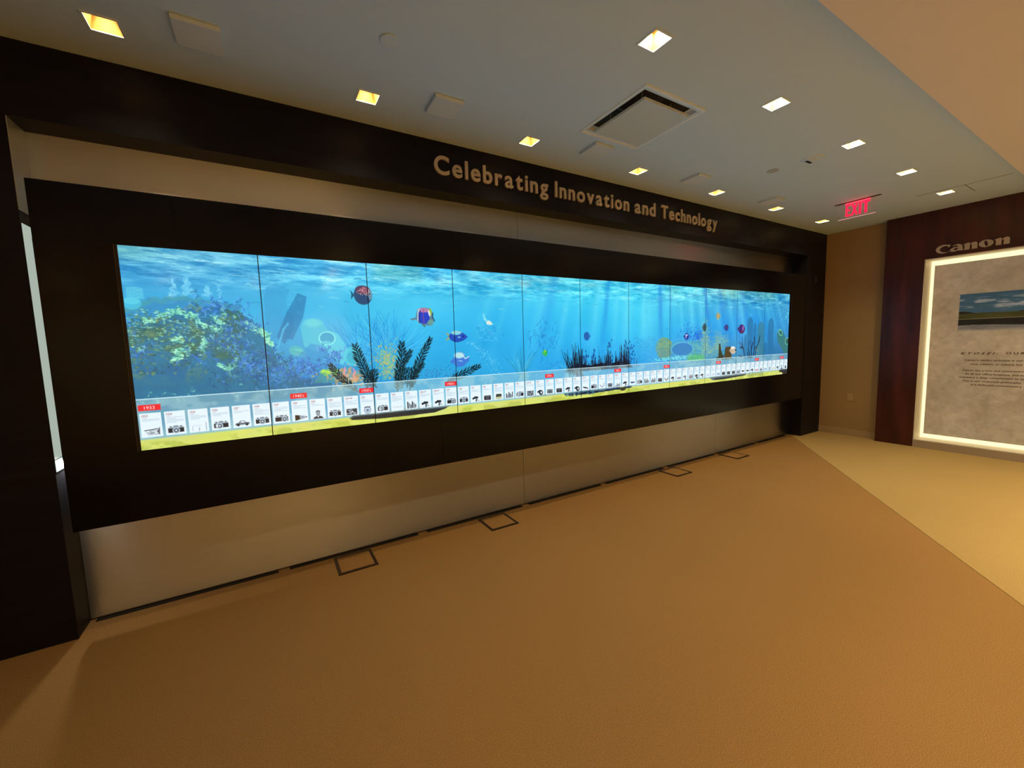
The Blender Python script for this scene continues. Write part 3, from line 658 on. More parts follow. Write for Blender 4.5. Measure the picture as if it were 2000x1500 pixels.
        if K in ('cam', 'camw', 'camr'):
            cv.poly([(X(.12), y-.016), (X(.12), y+.013), (X(.88), y+.013), (X(.88), y-.016)], dkc)
            cv.rect(X(.14), X(.86), y+.011, y+.019, sl); cv.rect(X(.38), X(.62), y+.017, y+.026, (120, 136, 150)); cv.rect(X(.2), X(.3), y+.017, y+.024, (90, 100, 112))
            cv.rect(X(.70), X(.8), y+.017, y+.024, (90, 100, 112))
            q = .5 if K == 'cam' else (.42 if K == 'camw' else .66)
            cv.ell((X(q), y-.004), .019, .019, sl); cv.ell((X(q), y-.004), .012, .012, (70, 84, 96)); cv.ell((X(q), y-.004), .006, .006, (206, 220, 230))
            if K == 'camw': cv.rect(X(.2), X(.34), y-.012, y+.008, (226, 236, 244), .8)
        elif K == 'sketch':
            for j in range(26): cv.rect(X(.14+.72*rs.random()), X(.18+.76*rs.random()), y-.022+j*.0012, y-.019+j*.0012, rs.choice([dkc, (90, 100, 110), (226, 240, 250)]), .8)
            cv.poly([(X(.72), y), (X(.88), y+.03), (X(.86), y-.02)], (90, 100, 108))
            for j in range(7): cv.ell((X(.2+.09*j), y+.012+.001*j), .005, .003, (60, 68, 78))
        elif K == 'faint':
            cv.text('Canon', X(.25), y+.008, .011, (180, 190, 206), .9); cv.rect(X(.15), X(.2), y-.02, y+.014, (196, 206, 220)); cv.rect(X(.84), X(.88), y-.024, y+.03, (160, 172, 190)); cv.rect(X(.47), X(.53), y-.024, y, (176, 186, 204))
        elif K == 'car':
            cv.poly([(X(.12), y-.014), (X(.12), y-.002), (X(.3), y+.004), (X(.42), y+.016), (X(.62), y+.015), (X(.7), y+.004), (X(.9), y), (X(.9), y-.012)], (120, 134, 146)); cv.poly([(X(.4), y+.002), (X(.46), y+.012), (X(.6), y+.011), (X(.64), y+.002)], (226, 240, 248))
            cv.ell((X(.27), y-.012), .008, .008, dkc); cv.ell((X(.75), y-.012), .008, .008, dkc); cv.line([(X(.14), y-.004), (X(.88), y-.004)], .003, (60, 70, 80))
        elif K == 'lens':
            cv.poly([(X(.18), y-.024), (X(.18), y+.016), (X(.45), y+.012), (X(.48), y-.018)], (54, 50, 46)); cv.poly([(X(.45), y+.012), (X(.8), y+.004), (X(.8), y-.012), (X(.48), y-.018)], (150, 164, 176)); cv.ell((X(.87), y-.004), .005, .004, dkc)
        elif K == 'bust':
            cv.poly([(X(.15), y-.026), (X(.24), y-.013), (X(.42), y-.006), (X(.6), y-.006), (X(.76), y-.013), (X(.86), y-.026)], (52, 58, 66)); cv.poly([(X(.44), y-.006), (X(.5), y-.02), (X(.57), y-.006)], (236, 246, 250))
            cv.ell((X(.5), y+.012), .0135, .019, (146, 158, 168)); cv.poly([(X(.36), y+.016), (X(.37), y+.03), (X(.5), y+.036), (X(.64), y+.03), (X(.64), y+.018), (X(.58), y+.026), (X(.42), y+.026)], (90, 100, 110))
        elif K == 'photo':
            cv.rect(X(.14), X(.88), y-.024, y+.022, (70, 78, 88))
            for j in range(40): cv.ell((X(rs.uniform(.18, .84)), y+rs.uniform(-.02, .018)), .006, .004, rs.choice([(200, 214, 224), (36, 42, 50), (150, 160, 170)]), .8)
        elif K == 'ring':
            cv.ell((cx, y), .026, .028, (150, 168, 190)); cv.ell((cx, y), .018, .02, (206, 220, 236)); cv.ell((cx, y-.002), .010, .011, (110, 130, 156)); cv.rect(X(.28), X(.72), y+.02, y+.025, dkc)
        elif K == 'name':
            cv.text('Canon', X(.14), y-.006, .016, (176, 186, 196), .95, w=.074)
        elif K in ('group', 'people', 'books'):
            for j in range(6): cv.rect(X(.14+.125*j), X(.23+.125*j), y-.024+.004*(j % 2), y+.008+.012*((j*5+k) % 3), [dkc, (110, 122, 134), (60, 70, 80)][j % 3] if K != 'books' else [(150, 110, 100), (96, 96, 110), dkc][j % 3])
        elif K in ('tool', 'gun', 'cine', 'horn', 'small', 'smallw'):
            c1 = dkc if K != 'smallw' else (110, 120, 132)
            cv.poly([(X(.3), y+.014), (X(.4), y+.022), (X(.72), y+.018), (X(.74), y+.004), (X(.36), y)], c1); cv.poly([(X(.5), y+.006), (X(.64), y+.004), (X(.6), y-.026), (X(.46), y-.024)], (96, 106, 116))
            cv.ell((X(.26), y+.004), .009, .009, c1); cv.line([(X(.62), y-.006), (X(.8), y-.02)], .006, (140, 150, 160))
            if K == 'horn': cv.ell((X(.6), y-.006), .024, .022, c1); cv.ell((X(.64), y-.004), .011, .012, (206, 218, 228))
        elif K in ('box', 'boxw', 'copier'):
            c1 = (50, 52, 60) if K != 'boxw' else (110, 120, 130)
            cv.poly([(X(.18), y-.02), (X(.16), y+.014), (X(.26), y+.02), (X(.84), y+.018), (X(.84), y-.022)], c1); cv.ell((cx, y-.002), .013, .012, (96, 106, 118)); cv.ell((cx, y-.002), .006, .006, (30, 34, 40)); cv.rect(X(.24), X(.8), y+.008, y+.011, (150, 160, 170))
        elif K == 'pad':
            cv.poly([(X(.2), y-.002), (X(.26), y+.024), (X(.8), y+.022), (X(.8), y-.002)], (60, 64, 58)); cv.poly([(X(.16), y-.018), (X(.2), y-.002), (X(.8), y-.002), (X(.88), y-.018), (X(.5), y-.026)], (196, 200, 160))
        elif K in ('wedge', 'pill', 'barb', 'bar'):
            c1 = (60, 90, 150) if K == 'bar' else dkc
            cv.poly([(X(.14), y+.004), (X(.18), y+.012), (X(.84), y-.006 if K == 'wedge' else y+.01), (X(.86), y-.014 if K == 'wedge' else y), (X(.4), y-.008)], c1)
        elif K in ('vee', 'vee2'):
            cv.line([(X(.2), y+.012), (X(.45), y-.014), (X(.84), y+.008)], .006 if K == 'vee' else .012, (110, 120, 130)); cv.line([(X(.74), y+.016), (X(.82), y+.028)], .006, (96, 106, 116))
        elif K == 'chart':
            for j in range(6): cv.rect(X(.14+.125*j), X(.22+.125*j), y-.024, y-.012+.006*((j*j) % 7), (84, 96, 110))
        elif K in ('bars', 'red', 'blue', 'tanp', 'faint2'):
            c1 = {'bars': (96, 104, 116), 'red': (206, 110, 120), 'blue': (110, 150, 196), 'tanp': (206, 206, 150), 'faint2': (196, 204, 224)}[K]
            cv.rect(X(.18), X(.84), y-.014, y+.010, c1); cv.rect(X(.26), X(.76), y-.006, y+.003, (226, 236, 246), .8)
        elif K == 'drone':
            cv.ell((cx, y), .012, .010, (30, 50, 60)); [cv.ell((cx+dx, y+dy), .012, .006, (30, 50, 60)) for dx, dy in ((-.022, -.006), (.022, -.006), (0, .016), (0, -.02))]
        elif K == 'dark':
            cv.ell((cx, y), .02, .024, (36, 38, 46)); cv.ell((cx, y), .01, .012, (90, 96, 110))
    for k, t in ((0, '1933'), (7, "1940's"), (11, "1950's"), (17, "1960's"), (26, "1970's"), (34, "1980's"), (41, "1990's"), (50, "2000's"), (58, "2010's"), (64, "2020's")):
        u0 = .0105+pit*k-.002
        cv.rect(u0, u0+.104, .2405, .2760, (238, 44, 52)); cv.text(t, u0+.052, .2480, .0205, (255, 236, 232), 1, align='C', bold=.004)
    return cv.image('reef_picture')

def paint_poster(w, h):
    cv = Canvas(w, h, 420); S = (cv.H, cv.W)
    n = fbm(S, 8, 8, 5, .6); m = fbm(S, 40, 40, 3, .6); g = fbm(S, 3, 3, 3)
    cv.a[:] = np.array([.70, .65, .56], np.float32)
    cv.a += ((n-.5)*.14+(m-.5)*.12+(g-.5)*.06)[..., None]*np.array([1, 1, 1.05], np.float32)
    for k in range(60):
        u, v = rng.random()*w, rng.random()*h; cv.line([(u, v), (u+rng.normal()*.05, v+rng.normal()*.05)], .003, (120, 100, 82), .25)
    # landscape picture fading out downwards
    u0, u1, v1, v0 = .267, w-.267, h-.427, h-.927
    px = cv.sub(u0, u1, v0, v1); i0, i1, j0, j1 = px[:4]; T = (j1-j0, i1-i0)
    V = (np.arange(T[0])/T[0])[:, None]+np.zeros(T); Uu = (np.arange(T[1])/T[1])[None, :]+np.zeros(T)
    c = np.zeros(T+(3,), np.float32); cl = fbm(T, 9, 14, 5, .6); wv = lat(T, 6, 1)
    c[:] = np.array([.24, .38, .48]); c = c*(1-ss(V, .62, 1)[..., None]*.0)+((ss(cl, .48, .66)*(1-ss(V, .80, .95))*ss(V, .52, .62))[..., None]*(np.array([.62, .66, .70])-c))
    hill = .50+.13*np.exp(-((Uu-.62)/.30)**2)+.02*np.sin(Uu*40)*.3-.05*ss(Uu, 0, .2)+.04*(1-ss(Uu, 0, .12))+.03*(cl-.5)
    far = V < hill; c = np.where(far[..., None], np.array([.11, .09, .07])+(cl[..., None]-.5)*.06, c)
    gr = V < .47+.02*np.sin(Uu*5+1); c = np.where(gr[..., None], np.array([.26, .26, .13])+(cl[..., None]-.5)*.2, c)
    c = np.where(((V > .335) & (V < .350))[..., None], np.array([.50, .48, .38]), c)
    c = np.where((V < .335)[..., None], np.array([.11, .12, .11])+(cl[..., None]-.5)*.1, c)
    c = np.where((V < .16+.05*np.sin(Uu*9+.5)*wv)[..., None], np.array([.46, .46, .46])+(cl[..., None]-.5)*.25, c)
    al = ss(V, .0, .12)
    cv.a[j0:j1, i0:i1] = cv.a[j0:j1, i0:i1]*(1-al[..., None])+c*al[..., None]
    ink = (58, 40, 24)
    cv.text('K Y O S E I :', .308, h-1.225, .030, ink, .95, w=.335, bold=.02, shear=.35)
    cv.text('O U R', .705, h-1.222, .030, ink, .95, w=.155, bold=.02)
    for t, u, v, wd in (("Canon's guiding principle is our", .350, 1.310, .50), ('race, religion, or culture, but', .408, 1.362, .44),
                        ('Canon has a long and unwavering', .340, 1.446, .52), ('At all our office locations, and in', .362, 1.494, .50),
                        ('maintains a deep commitment to su', .312, 1.540, .56), ('This is our corporate philosophy,', .344, 1.588, .51), ('in a dedicated commitment a', .425, 1.636, .43)):
        cv.text(t, u, h-v, .022, ink, .9, w=wd, bold=.02)
    return cv.image('poster_picture')
# ---------------------------------------------------------------- materials
M_dark = mat('dark_laminate', srgb(26, 24, 28), 0.42, spec=0.14)
add_noise_color(M_dark, srgb(23, 23, 31), srgb(29, 29, 38), 3, stretch=(1, 1, 8))
M_surr = mat('black_surround', srgb(12, 14, 20), 0.2, spec=0.2)
M_steel = mat('brushed_steel', srgb(210, 216, 222), 0.40, 1.0)
def steel_nodes(m):
    n, l, b = nodes(m)
    b.inputs['Anisotropic'].default_value = 0.85
    tg = n.new('ShaderNodeTangent'); tg.direction_type = 'RADIAL'; tg.axis = 'Z'
    l.new(tg.outputs[0], b.inputs['Tangent'])
    b.inputs['Anisotropic Rotation'].default_value = 0.25
    tc = n.new('ShaderNodeTexCoord'); mp = n.new('ShaderNodeMapping'); mp.inputs['Scale'].default_value = (1.5, 1.5, 260)
    t = n.new('ShaderNodeTexNoise'); t.inputs['Scale'].default_value = 4; t.inputs['Detail'].default_value = 3
    mr = n.new('ShaderNodeMapRange'); mr.inputs['To Min'].default_value = 0.36; mr.inputs['To Max'].default_value = 0.46
    l.new(tc.outputs['Object'], mp.inputs['Vector']); l.new(mp.outputs[0], t.inputs['Vector'])
    l.new(t.outputs['Fac'], mr.inputs['Value']); l.new(mr.outputs[0], b.inputs['Roughness'])
steel_nodes(M_steel)
M_ceil = mat('ceiling_paint', srgb(212, 234, 248), 0.9, spec=0.1); add_bump(M_ceil, 60, .15)
M_soff = mat('soffit_paint', srgb(240, 234, 232), 0.9, spec=0.1); add_bump(M_soff, 60, .15)
M_tan = mat('tan_wallcovering', srgb(178, 150, 106), 0.85, spec=0.15); add_bump(M_tan, 90, .3)
M_base = mat('tan_baseboard', srgb(186, 162, 122), 0.6)
M_mahog = mat('mahogany_panel', srgb(72, 30, 22), 0.38, spec=0.4)
add_noise_color(M_mahog, srgb(56, 22, 17), srgb(84, 36, 26), 2.5, stretch=(3, 3, .4))
def carpet(name, c1, c2):
    m = mat(name, c1, 0.95, spec=0.05)
    add_noise_color(m, tuple(c*.8 for c in c1[:3])+(1,), c2, 300, 3, .32, .68); add_bump(m, 340, .35, .003)
    return m
M_carpet = carpet('brown_carpet', srgb(140, 106, 62), srgb(178, 138, 86))
M_carpet2 = carpet('golden_carpet', srgb(160, 134, 84), srgb(204, 174, 114))
M_white = mat('white_metal', srgb(205, 200, 190), 0.5)
M_ceilpart = mat('ceiling_trim', srgb(218, 234, 240), 0.6)
M_black = mat('black', srgb(10, 10, 11), 0.6)
M_blk_gloss = mat('bezel_black', srgb(8, 8, 9), 0.3)
M_slot = mat('slot_dark', srgb(24, 18, 14), 0.7)
M_bronze = mat('bronze_frame', srgb(52, 36, 24), 0.45, .4)
M_letter = mat('brushed_letter', srgb(206, 194, 176), 0.5, 0.1)
M_refl = mat('downlight_reflector', srgb(170, 126, 62), 0.5, 0)
M_lens = mat('downlight_lens', (0, 0, 0, 1), 0.5, emis=(1.0, 0.74, 0.36), estr=2.2)

# ---------------------------------------------------------------- structure
bm = B(); quad(bm, (X_LEFT, Y_REAR, 0), (X_RIGHT+.4, Y_REAR, 0), (X_RIGHT+.4, .25, 0), (X_LEFT, .25, 0))
fl = struct('floor', bm, M_carpet)
# second, lighter carpet laid from a diagonal seam to the right-hand wall
sdx, sdy = 4.405-7.997, -2.791-.122
t_end = (Y_REAR-.122)/sdy
bm = B()
P = [(7.997, .122), (8.03, 0.14), (8.03, 0), (X_RIGHT, 0), (X_RIGHT, Y_REAR), (7.997+sdx*t_end, Y_REAR)]
f1 = bm.faces.new([bm.verts.new((x, y, .0035)) for x, y in P])
r = bmesh.ops.extrude_face_region(bm, geom=[f1]); bmesh.ops.translate(bm, vec=(0, 0, -.0034), verts=[v for v in r['geom'] if isinstance(v, bmesh.types.BMVert)])
struct('floor', bm, M_carpet2)

# ceiling with cut-outs for the lamps and the air vent
LX = [.1224+1.2537*i for i in range(7)]
YA, YB = -.335, -1.578
HS = .062
holes = [(x, YA, HS, HS) for x in LX]+[(x, YB, HS, HS) for x in LX]+[(3.195, -.972, .27, .28)]
bm = B()
def plate(bm, x0, x1, y0, y1, z0, z1, holes):
    xs = sorted({x0, x1}|{h[0]+s*h[2] for h in holes for s in (-1, 1)}); ys = sorted({y0, y1}|{h[1]+s*h[3] for h in holes for s in (-1, 1)})
    xs = [v for v in xs if x0 <= v <= x1]; ys = [v for v in ys if y0 <= v <= y1]
    for a, b in zip(xs, xs[1:]):
        for c, d in zip(ys, ys[1:]):
            mx, my = (a+b)/2, (c+d)/2
            if any(abs(mx-h[0]) < h[2] and abs(my-h[1]) < h[3] for h in holes): continue
            quad(bm, (a, c, z0), (b, c, z0), (b, d, z0), (a, d, z0))
plate(bm, X_LEFT, X_RIGHT+.02, Y_SOFFIT-.02, 0.02, Z_CEIL, Z_CEIL+.1, holes)
struct('ceiling', bm, M_ceil)
bm = B(); SX = [1.9, 4.2, 6.4]; SY = [-3.9, -5.6]
sholes = [(x, y, HS, HS) for x in SX for y in SY]+[(x, -7.3, HS, HS) for x in (-2.4, -.9, .6, 2.0)]+[(7.6, -2.62, HS, HS), (7.6, -4.2, HS, HS)]  # unseen lamps; the rear row is added to brighten the steel's reflections
plate(bm, X_LEFT, X_RIGHT+.02, -2.86, Y_SOFFIT, Z_SOFFIT, Z_SOFFIT+.1, sholes)
plate(bm, X_LEFT, 2.2, Y_REAR, -2.86, Z_SOFFIT, Z_SOFFIT+.1, sholes)
quad(bm, (X_LEFT, Y_SOFFIT, Z_SOFFIT), (X_RIGHT+.02, Y_SOFFIT, Z_SOFFIT), (X_RIGHT+.02, Y_SOFFIT, Z_CEIL+.02), (X_LEFT, Y_SOFFIT, Z_CEIL+.02))
struct('ceiling', bm, M_soff)
bm = B(); plate(bm, 2.2, X_RIGHT+.02, Y_REAR, -2.86, Z_SOFFIT, Z_SOFFIT+.1, sholes)
struct('ceiling', bm, mat('navy_ceiling', srgb(34, 42, 54), .8))  # unseen ceiling, put in dark for the surround to mirror

# dark wall around the display niche
bm = B()
box(bm, X_LEFT, NX0, 0, .30, 0, Z_CEIL); box(bm, NX1, X_RIGHT, 0, .30, 0, Z_CEIL); box(bm, NX0, NX1, 0, .30, LINTEL, Z_CEIL)
struct('wall_front', bm, M_dark)
# brushed steel sheets lining the back of the niche
bm = B()
seams = [NX0, 2.82, 6.016, NX1]
for a, b in zip(seams, seams[1:]):
    box(bm, a+.0015, b-.0015, STEEL_Y, STEEL_Y+.02, .012, LINTEL)
box(bm, NX0, NX1, STEEL_Y+.02, .30, 0, LINTEL)
struct('wall_niche', bm, M_steel)
bm = B(); box(bm, NX0-.001, NX0+.0035, .002, STEEL_Y-.001, 2.40, LINTEL-.001)
struct('trim_1', bm, M_steel)

bm = B(); box(bm, X_RIGHT, X_RIGHT+.35, Y_CLAD-.05, .30, 0, Z_CEIL); struct('wall_right', bm, M_tan)
bm = B(); box(bm, X_RIGHT-.012, X_RIGHT, Y_CLAD, -.001, 0.004, .105, ); struct('baseboard_right', bm, M_base)
# mahogany cladding with the opening of the light box
LB0, LB1, LZ0, LZ1 = -1.215, -3.62, .105, 2.617
bm = B()
box(bm, X_CLAD, X_RIGHT+.35, LB0, Y_CLAD, 0, Z_CEIL); box(bm, X_CLAD, X_RIGHT+.35, Y_REAR, LB1, 0, Z_CEIL)
box(bm, X_CLAD, X_RIGHT+.35, LB1, LB0, LZ1, Z_CEIL); box(bm, 8.79, X_RIGHT+.35, LB1, LB0, 0, LZ1)
struct('wall_cladding', bm, M_mahog)
bm = B(); box(bm, X_LEFT-.1, X_LEFT, Y_REAR, 0.3, 0, Z_CEIL); struct('wall_left', bm, M_tan)
bm = B(); box(bm, X_LEFT, 2.5, Y_REAR-.1, Y_REAR, 0, Z_CEIL); struct('wall_rear', bm, mat('pale_wall', srgb(226, 204, 166), .8))
bm = B(); box(bm, 2.5, X_RIGHT+.35, Y_REAR-.1, Y_REAR, 0, Z_CEIL); struct('wall_rear', bm, mat('navy_wall', srgb(40, 48, 62), .6))  # unseen wall part, kept dark for the surround's reflections

# ---------------------------------------------------------------- display wall
reef = paint_reef()
def image_mat(name, im, emit):
    m = bpy.data.materials.new(name); m.use_nodes = True; n, l, b = nodes(m)
    t = n.new('ShaderNodeTexImage'); t.image = im; t.extension = 'EXTEND'; t.interpolation = 'Cubic'
    uv = n.new('ShaderNodeUVMap'); uv.uv_map = 'UVMap'; l.new(uv.outputs[0], t.inputs[0])
    if emit:
        b.inputs['Base Color'].default_value = (0.005, 0.005, 0.006, 1); b.inputs['Roughness'].default_value = .1
        l.new(t.outputs[0], b.inputs['Emission Color']); b.inputs['Emission Strength'].default_value = emit
    else:
        l.new(t.outputs[0], b.inputs['Base Color']); b.inputs['Roughness'].default_value = .8
        l.new(t.outputs[0], b.inputs['Emission Color']); b.inputs['Emission Strength'].default_value = .22
    return m
M_reef = image_mat('reef_screen', reef, 1.04)
what = ['coral mound and the cards 1933 to 1938', 'a leaning post, jar sponges and 1940\'s tag', 'a round speckled fish above dark feathery weeds',
        'a blue fish, a pale fish and a white shape', 'a small green fish and the 1970\'s tag', 'a striped blue fish over dark sea grass',
        'dark grass at its left edge and a brain coral', 'an oval dish coral and a small navy fish', 'a pale diamond fish and dark square sponge',
        'a purple fish above black twigs', 'pillar and jar sponges at its right edge']
order = ['leftmost', 'second from left', 'third from left', 'fourth from left', 'fifth from left', 'middle', 'fifth from right', 'fourth from right', 'third from right', 'second from right', 'rightmost']
for i in range(11):
    x0 = i*PW
    t = thing('video_display', order[i]+' portrait display, showing '+what[i], 'display', (x0+PW/2, 0, SCR_Z), 0, 'displays of the video wall')
    g = .0028
    bm = B(); box(bm, -PW/2+.0002, PW/2-.0002, .002, .06, 0, SCR_H); 
    obj('housing', bm, M_blk_gloss, t)
    bm = B(); uvl = bm.loops.layers.uv.new('UVMap')
    f = quad(bm, (-PW/2+g, .001, g), (PW/2-g, .001, g), (PW/2-g, .001, SCR_H-g), (-PW/2+g, .001, SCR_H-g))
    for lp, (u, v) in zip(f.loops, (((x0+g)/(11*PW), g/SCR_H), ((x0+PW-g)/(11*PW), g/SCR_H), ((x0+PW-g)/(11*PW), 1-g/SCR_H), ((x0+g)/(11*PW), 1-g/SCR_H))): lp[uvl].uv = (u, v)
    o = obj('screen', bm, M_reef, t, recalc=False); o['label'] = 'lit screen with the underwater picture'

# black surround of the display row: four boards with fine joints, and side trims
SX0, SX1, SZ0, SZ1 = -.329, 8.0, SCR_Z-.4186, SCR_Z+1.5139
t = thing('display_surround', 'wide black frame panel around the row of lit displays', 'surround', (0, 0, SZ0))
def part(name, bm, m, parent, label=None, **k):
    for v in bm.verts: v.co -= parent.location
    o = obj(name, bm, m, parent, **k)
    if label: o['label'] = label
    return o
W11 = 11*PW
def boards(z0, z1, cuts):
    for a, b in zip(cuts, cuts[1:]):
        bm = B(); box(bm, a+.0008, b-.0008, -.006, .05, z0, z1); part('board', bm, M_surr, t)
boards(SCR_Z+SCR_H+.001, SZ1, [SX0, .273, 2.13, 3.93, 5.73, SX1])
boards(SZ0, SCR_Z-.001, [SX0, 1.9, 3.738, 5.6, SX1])
bm = B(); box(bm, SX0, -.0145, -.006, .05, SCR_Z, SCR_Z+SCR_H); part('side_board', bm, M_surr, t)
bm = B(); box(bm, W11+.0475, SX1, -.006, .05, SCR_Z, SCR_Z+SCR_H); part('side_board', bm, M_surr, t)
bm = B(); box(bm, W11+.0305, W11+.047, -.008, .05, SCR_Z+.01, SCR_Z+SCR_H-.005); part('edge_trim', bm, mat('bronze_trim', srgb(70, 64, 56), .35, .7), t, 'narrow metal strip beside the rightmost display')
bm = B(); box(bm, W11+.0005, W11+.030, .0, .05, SCR_Z, SCR_Z+SCR_H); part('edge_gap', bm, M_blk_gloss, t)
bm = B(); box(bm, -.014, -.0095, -.008, .05, SCR_Z, SCR_Z+SCR_H); part('edge_trim', bm, mat('bronze_trim', srgb(70, 64, 56), .35, .7), t, 'narrow metal strip beside the leftmost display')
bm = B(); box(bm, -.009, -.0005, .0, .05, SCR_Z, SCR_Z+SCR_H); part('edge_gap', bm, M_blk_gloss, t)
bm = B(); box(bm, .3, 7.7, .0605, STEEL_Y-.001, SZ0+.15, SZ1-.15); part('mounting_frame', bm, M_black, t)

# made-up emissive strip for the pale glow on the niche cheek beside the surround
t = thing('added_glow_strip', 'tall narrow pale added glow strip between dark pier and black display surround', 'light', (NX0, .05, .985))
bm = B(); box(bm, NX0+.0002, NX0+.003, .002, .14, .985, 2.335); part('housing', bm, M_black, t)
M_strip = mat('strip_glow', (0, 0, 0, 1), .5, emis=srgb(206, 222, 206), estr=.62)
M_strip2 = mat('added_strip_lamp', (0, 0, 0, 1), .5, emis=srgb(226, 250, 244), estr=.95)
bm = B(); box(bm, NX0+.003, NX0+.005, .003, .138, 1.06, 2.333); part('diffuser', bm, M_strip, t, 'pale green-white glow face')
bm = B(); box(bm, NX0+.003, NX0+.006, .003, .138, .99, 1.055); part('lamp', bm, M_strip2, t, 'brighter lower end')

ld = bpy.data.lights.new('added_strip_lamp', 'AREA'); ld.shape = 'RECTANGLE'; ld.size = .012; ld.size_y = .03; ld.energy = 1.7; ld.color = (1, .95, .82); ld.spread = math.radians(150)  # lamp added in the gap to cast the pale streak on the floor
lo = bpy.data.objects.new('added_strip_lamp', ld); C.objects.link(lo); lo.parent = t
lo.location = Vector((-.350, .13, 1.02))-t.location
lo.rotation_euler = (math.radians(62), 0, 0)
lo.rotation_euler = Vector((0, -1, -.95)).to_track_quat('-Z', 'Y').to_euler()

# dark linear slots in the floor along the steel
M_gr = mat('slot_metal', srgb(40, 30, 22), .5, .6)
segs = [(-.33, .64), (.722, 1.70), (1.79, 2.772), (2.866, 3.83), (3.92, 4.90), (5.0, 5.965), (6.05, 7.0), (7.1, 7.9)]
where = ['at the left end by the dark pier', 'behind the nearest square floor box', 'between the two nearest floor boxes', 'right of the second nearest floor box',
         'at the middle of the steel wall', 'behind the third floor box', 'beside the farthest floor box', 'at the far right end']
for (a, b), wz in zip(segs, where):
    t = thing('floor_slot', 'thin dark floor slot along the steel wall, '+wz, 'floor vent', ((a+b)/2, .168, 0), 0, 'slots along the foot of the steel wall')
    L = (b-a)/2
    bm = B(); box(bm, -L, L, -.014, .014, .0002, .002); obj('slot', bm, M_black, t)
    bm = B(); box(bm, -L, L, -.018, -.014, .0002, .0042); box(bm, -L, L, .014, .018, .0002, .0042); box(bm, -L-.004, -L, -.018, .018, .0002, .0042); box(bm, L, L+.004, -.018, .018, .0002, .0042)
    obj('frame', bm, M_gr, t)

# square floor boxes
fb = None
for k, wz in ((0, 'nearest and largest'), (1, 'second nearest, left of centre'), (3, 'third, towards the right'), (4, 'farthest')):
    lab = 'square carpet-topped floor box with dark frame, '+wz
    loc = (1.156+1.2475*k, -.012, .0)
    if fb is None:
        fb = thing('floor_box', lab, 'floor box', loc, 0, 'floor boxes along the display wall')
        bm = B(); ring(bm, -.139, .139, -.139, .139, .021, .0005, .0075); obj('frame', bm, M_bronze, fb)
        bm = B(); box(bm, -.117, .117, -.117, .117, .0005, .006); obj('lid', bm, M_carpet, fb)
        bm = B(); box(bm, -.03, .03, .118, .1185, .001, .0068); obj('cable_flap', bm, M_black, fb)
    else: dup(fb, loc, lab)

# ---------------------------------------------------------------- ceiling fittings
def area(parent, loc, power, size, spread=150, name='lamp'):
    ld = bpy.data.lights.new(name, 'AREA'); ld.shape = 'SQUARE'; ld.size = size; ld.energy = power; ld.color = WARM
    ld.spread = math.radians(spread)
    o = bpy.data.objects.new(name, ld); C.objects.link(o); o.location = loc
    if parent: o.parent = parent
    return o
def make_downlight(loc, lab, grp):
    t = thing('downlight', lab, 'ceiling light', loc, 0, grp)
    bm = B(); ring(bm, -HS-.009, HS+.009, -HS-.009, HS+.009, .010, -.004, .0); obj('trim_frame', bm, M_ceilpart, t)
    bm = B(); a, b, h = HS, HS*.62, .085
    A = [(-a, -a, 0), (a, -a, 0), (a, a, 0), (-a, a, 0)]; Bq = [(-b, -b, h), (b, -b, h), (b, b, h), (-b, b, h)]
    for i in range(4): quad(bm, A[i], A[(i+1) % 4], Bq[(i+1) % 4], Bq[i])
    obj('reflector', bm, M_refl, t)
    bm = B(); box(bm, -b, b, -b, b, h, h+.01); obj('lens', bm, M_lens, t)
    return t
proto = None
def downlight(x, y, z, lab, grp, power):
    global proto
    if proto is None: proto = make_downlight((x, y, z), lab, grp); t = proto
    else: t = dup(proto, (x, y, z), lab, grp)
    return t, power
lamps = []; spreads = {}
fl_lab = ['nearest, at the top left of the ceiling', 'second, near the second square ceiling panel', 'third from the left, above the word Celebrating', 'fourth, above the word Innovation',
          'fifth, above the word Technology', 'sixth, left of the exit sign', 'farthest, just left below the exit sign']
for i, x in enumerate(LX):
    lamps.append(downlight(x, YA, Z_CEIL, 'lit square downlight above the display wall, '+fl_lab[i], 'downlights over the display wall', power_front(i))); spreads[len(lamps)-1] = 110
ml_lab = ['unseen', 'unseen', 'nearest the camera, above the air vent', 'second, right of the air vent', 'third, between air vent and exit sign', 'fourth, right above the exit sign', 'farthest, nearest the mahogany wall']
for i, x in enumerate(LX):
    if i < 2: lab = 'lit square downlight of the second row, out of the picture, '+('left' if i == 0 else 'right')
    else: lab = 'lit square downlight of the second row, '+ml_lab[i]
    lamps.append(downlight(x, YB, Z_CEIL, lab, 'downlights in the second row', power_mid(i)))
for (x, y, a, b) in sholes:
    lamps.append(downlight(x, y, Z_SOFFIT, 'unseen square downlight in the lower ceiling behind the camera', 'unseen downlights in the lower ceiling', power_rear(x) if y > -7 else (110 if x > 1.5 else 45)))
for k, (t, p) in enumerate(lamps):
    area(t, (0, 0, .078), p, HS*.95, spreads.get(k, 150), 'lamp')

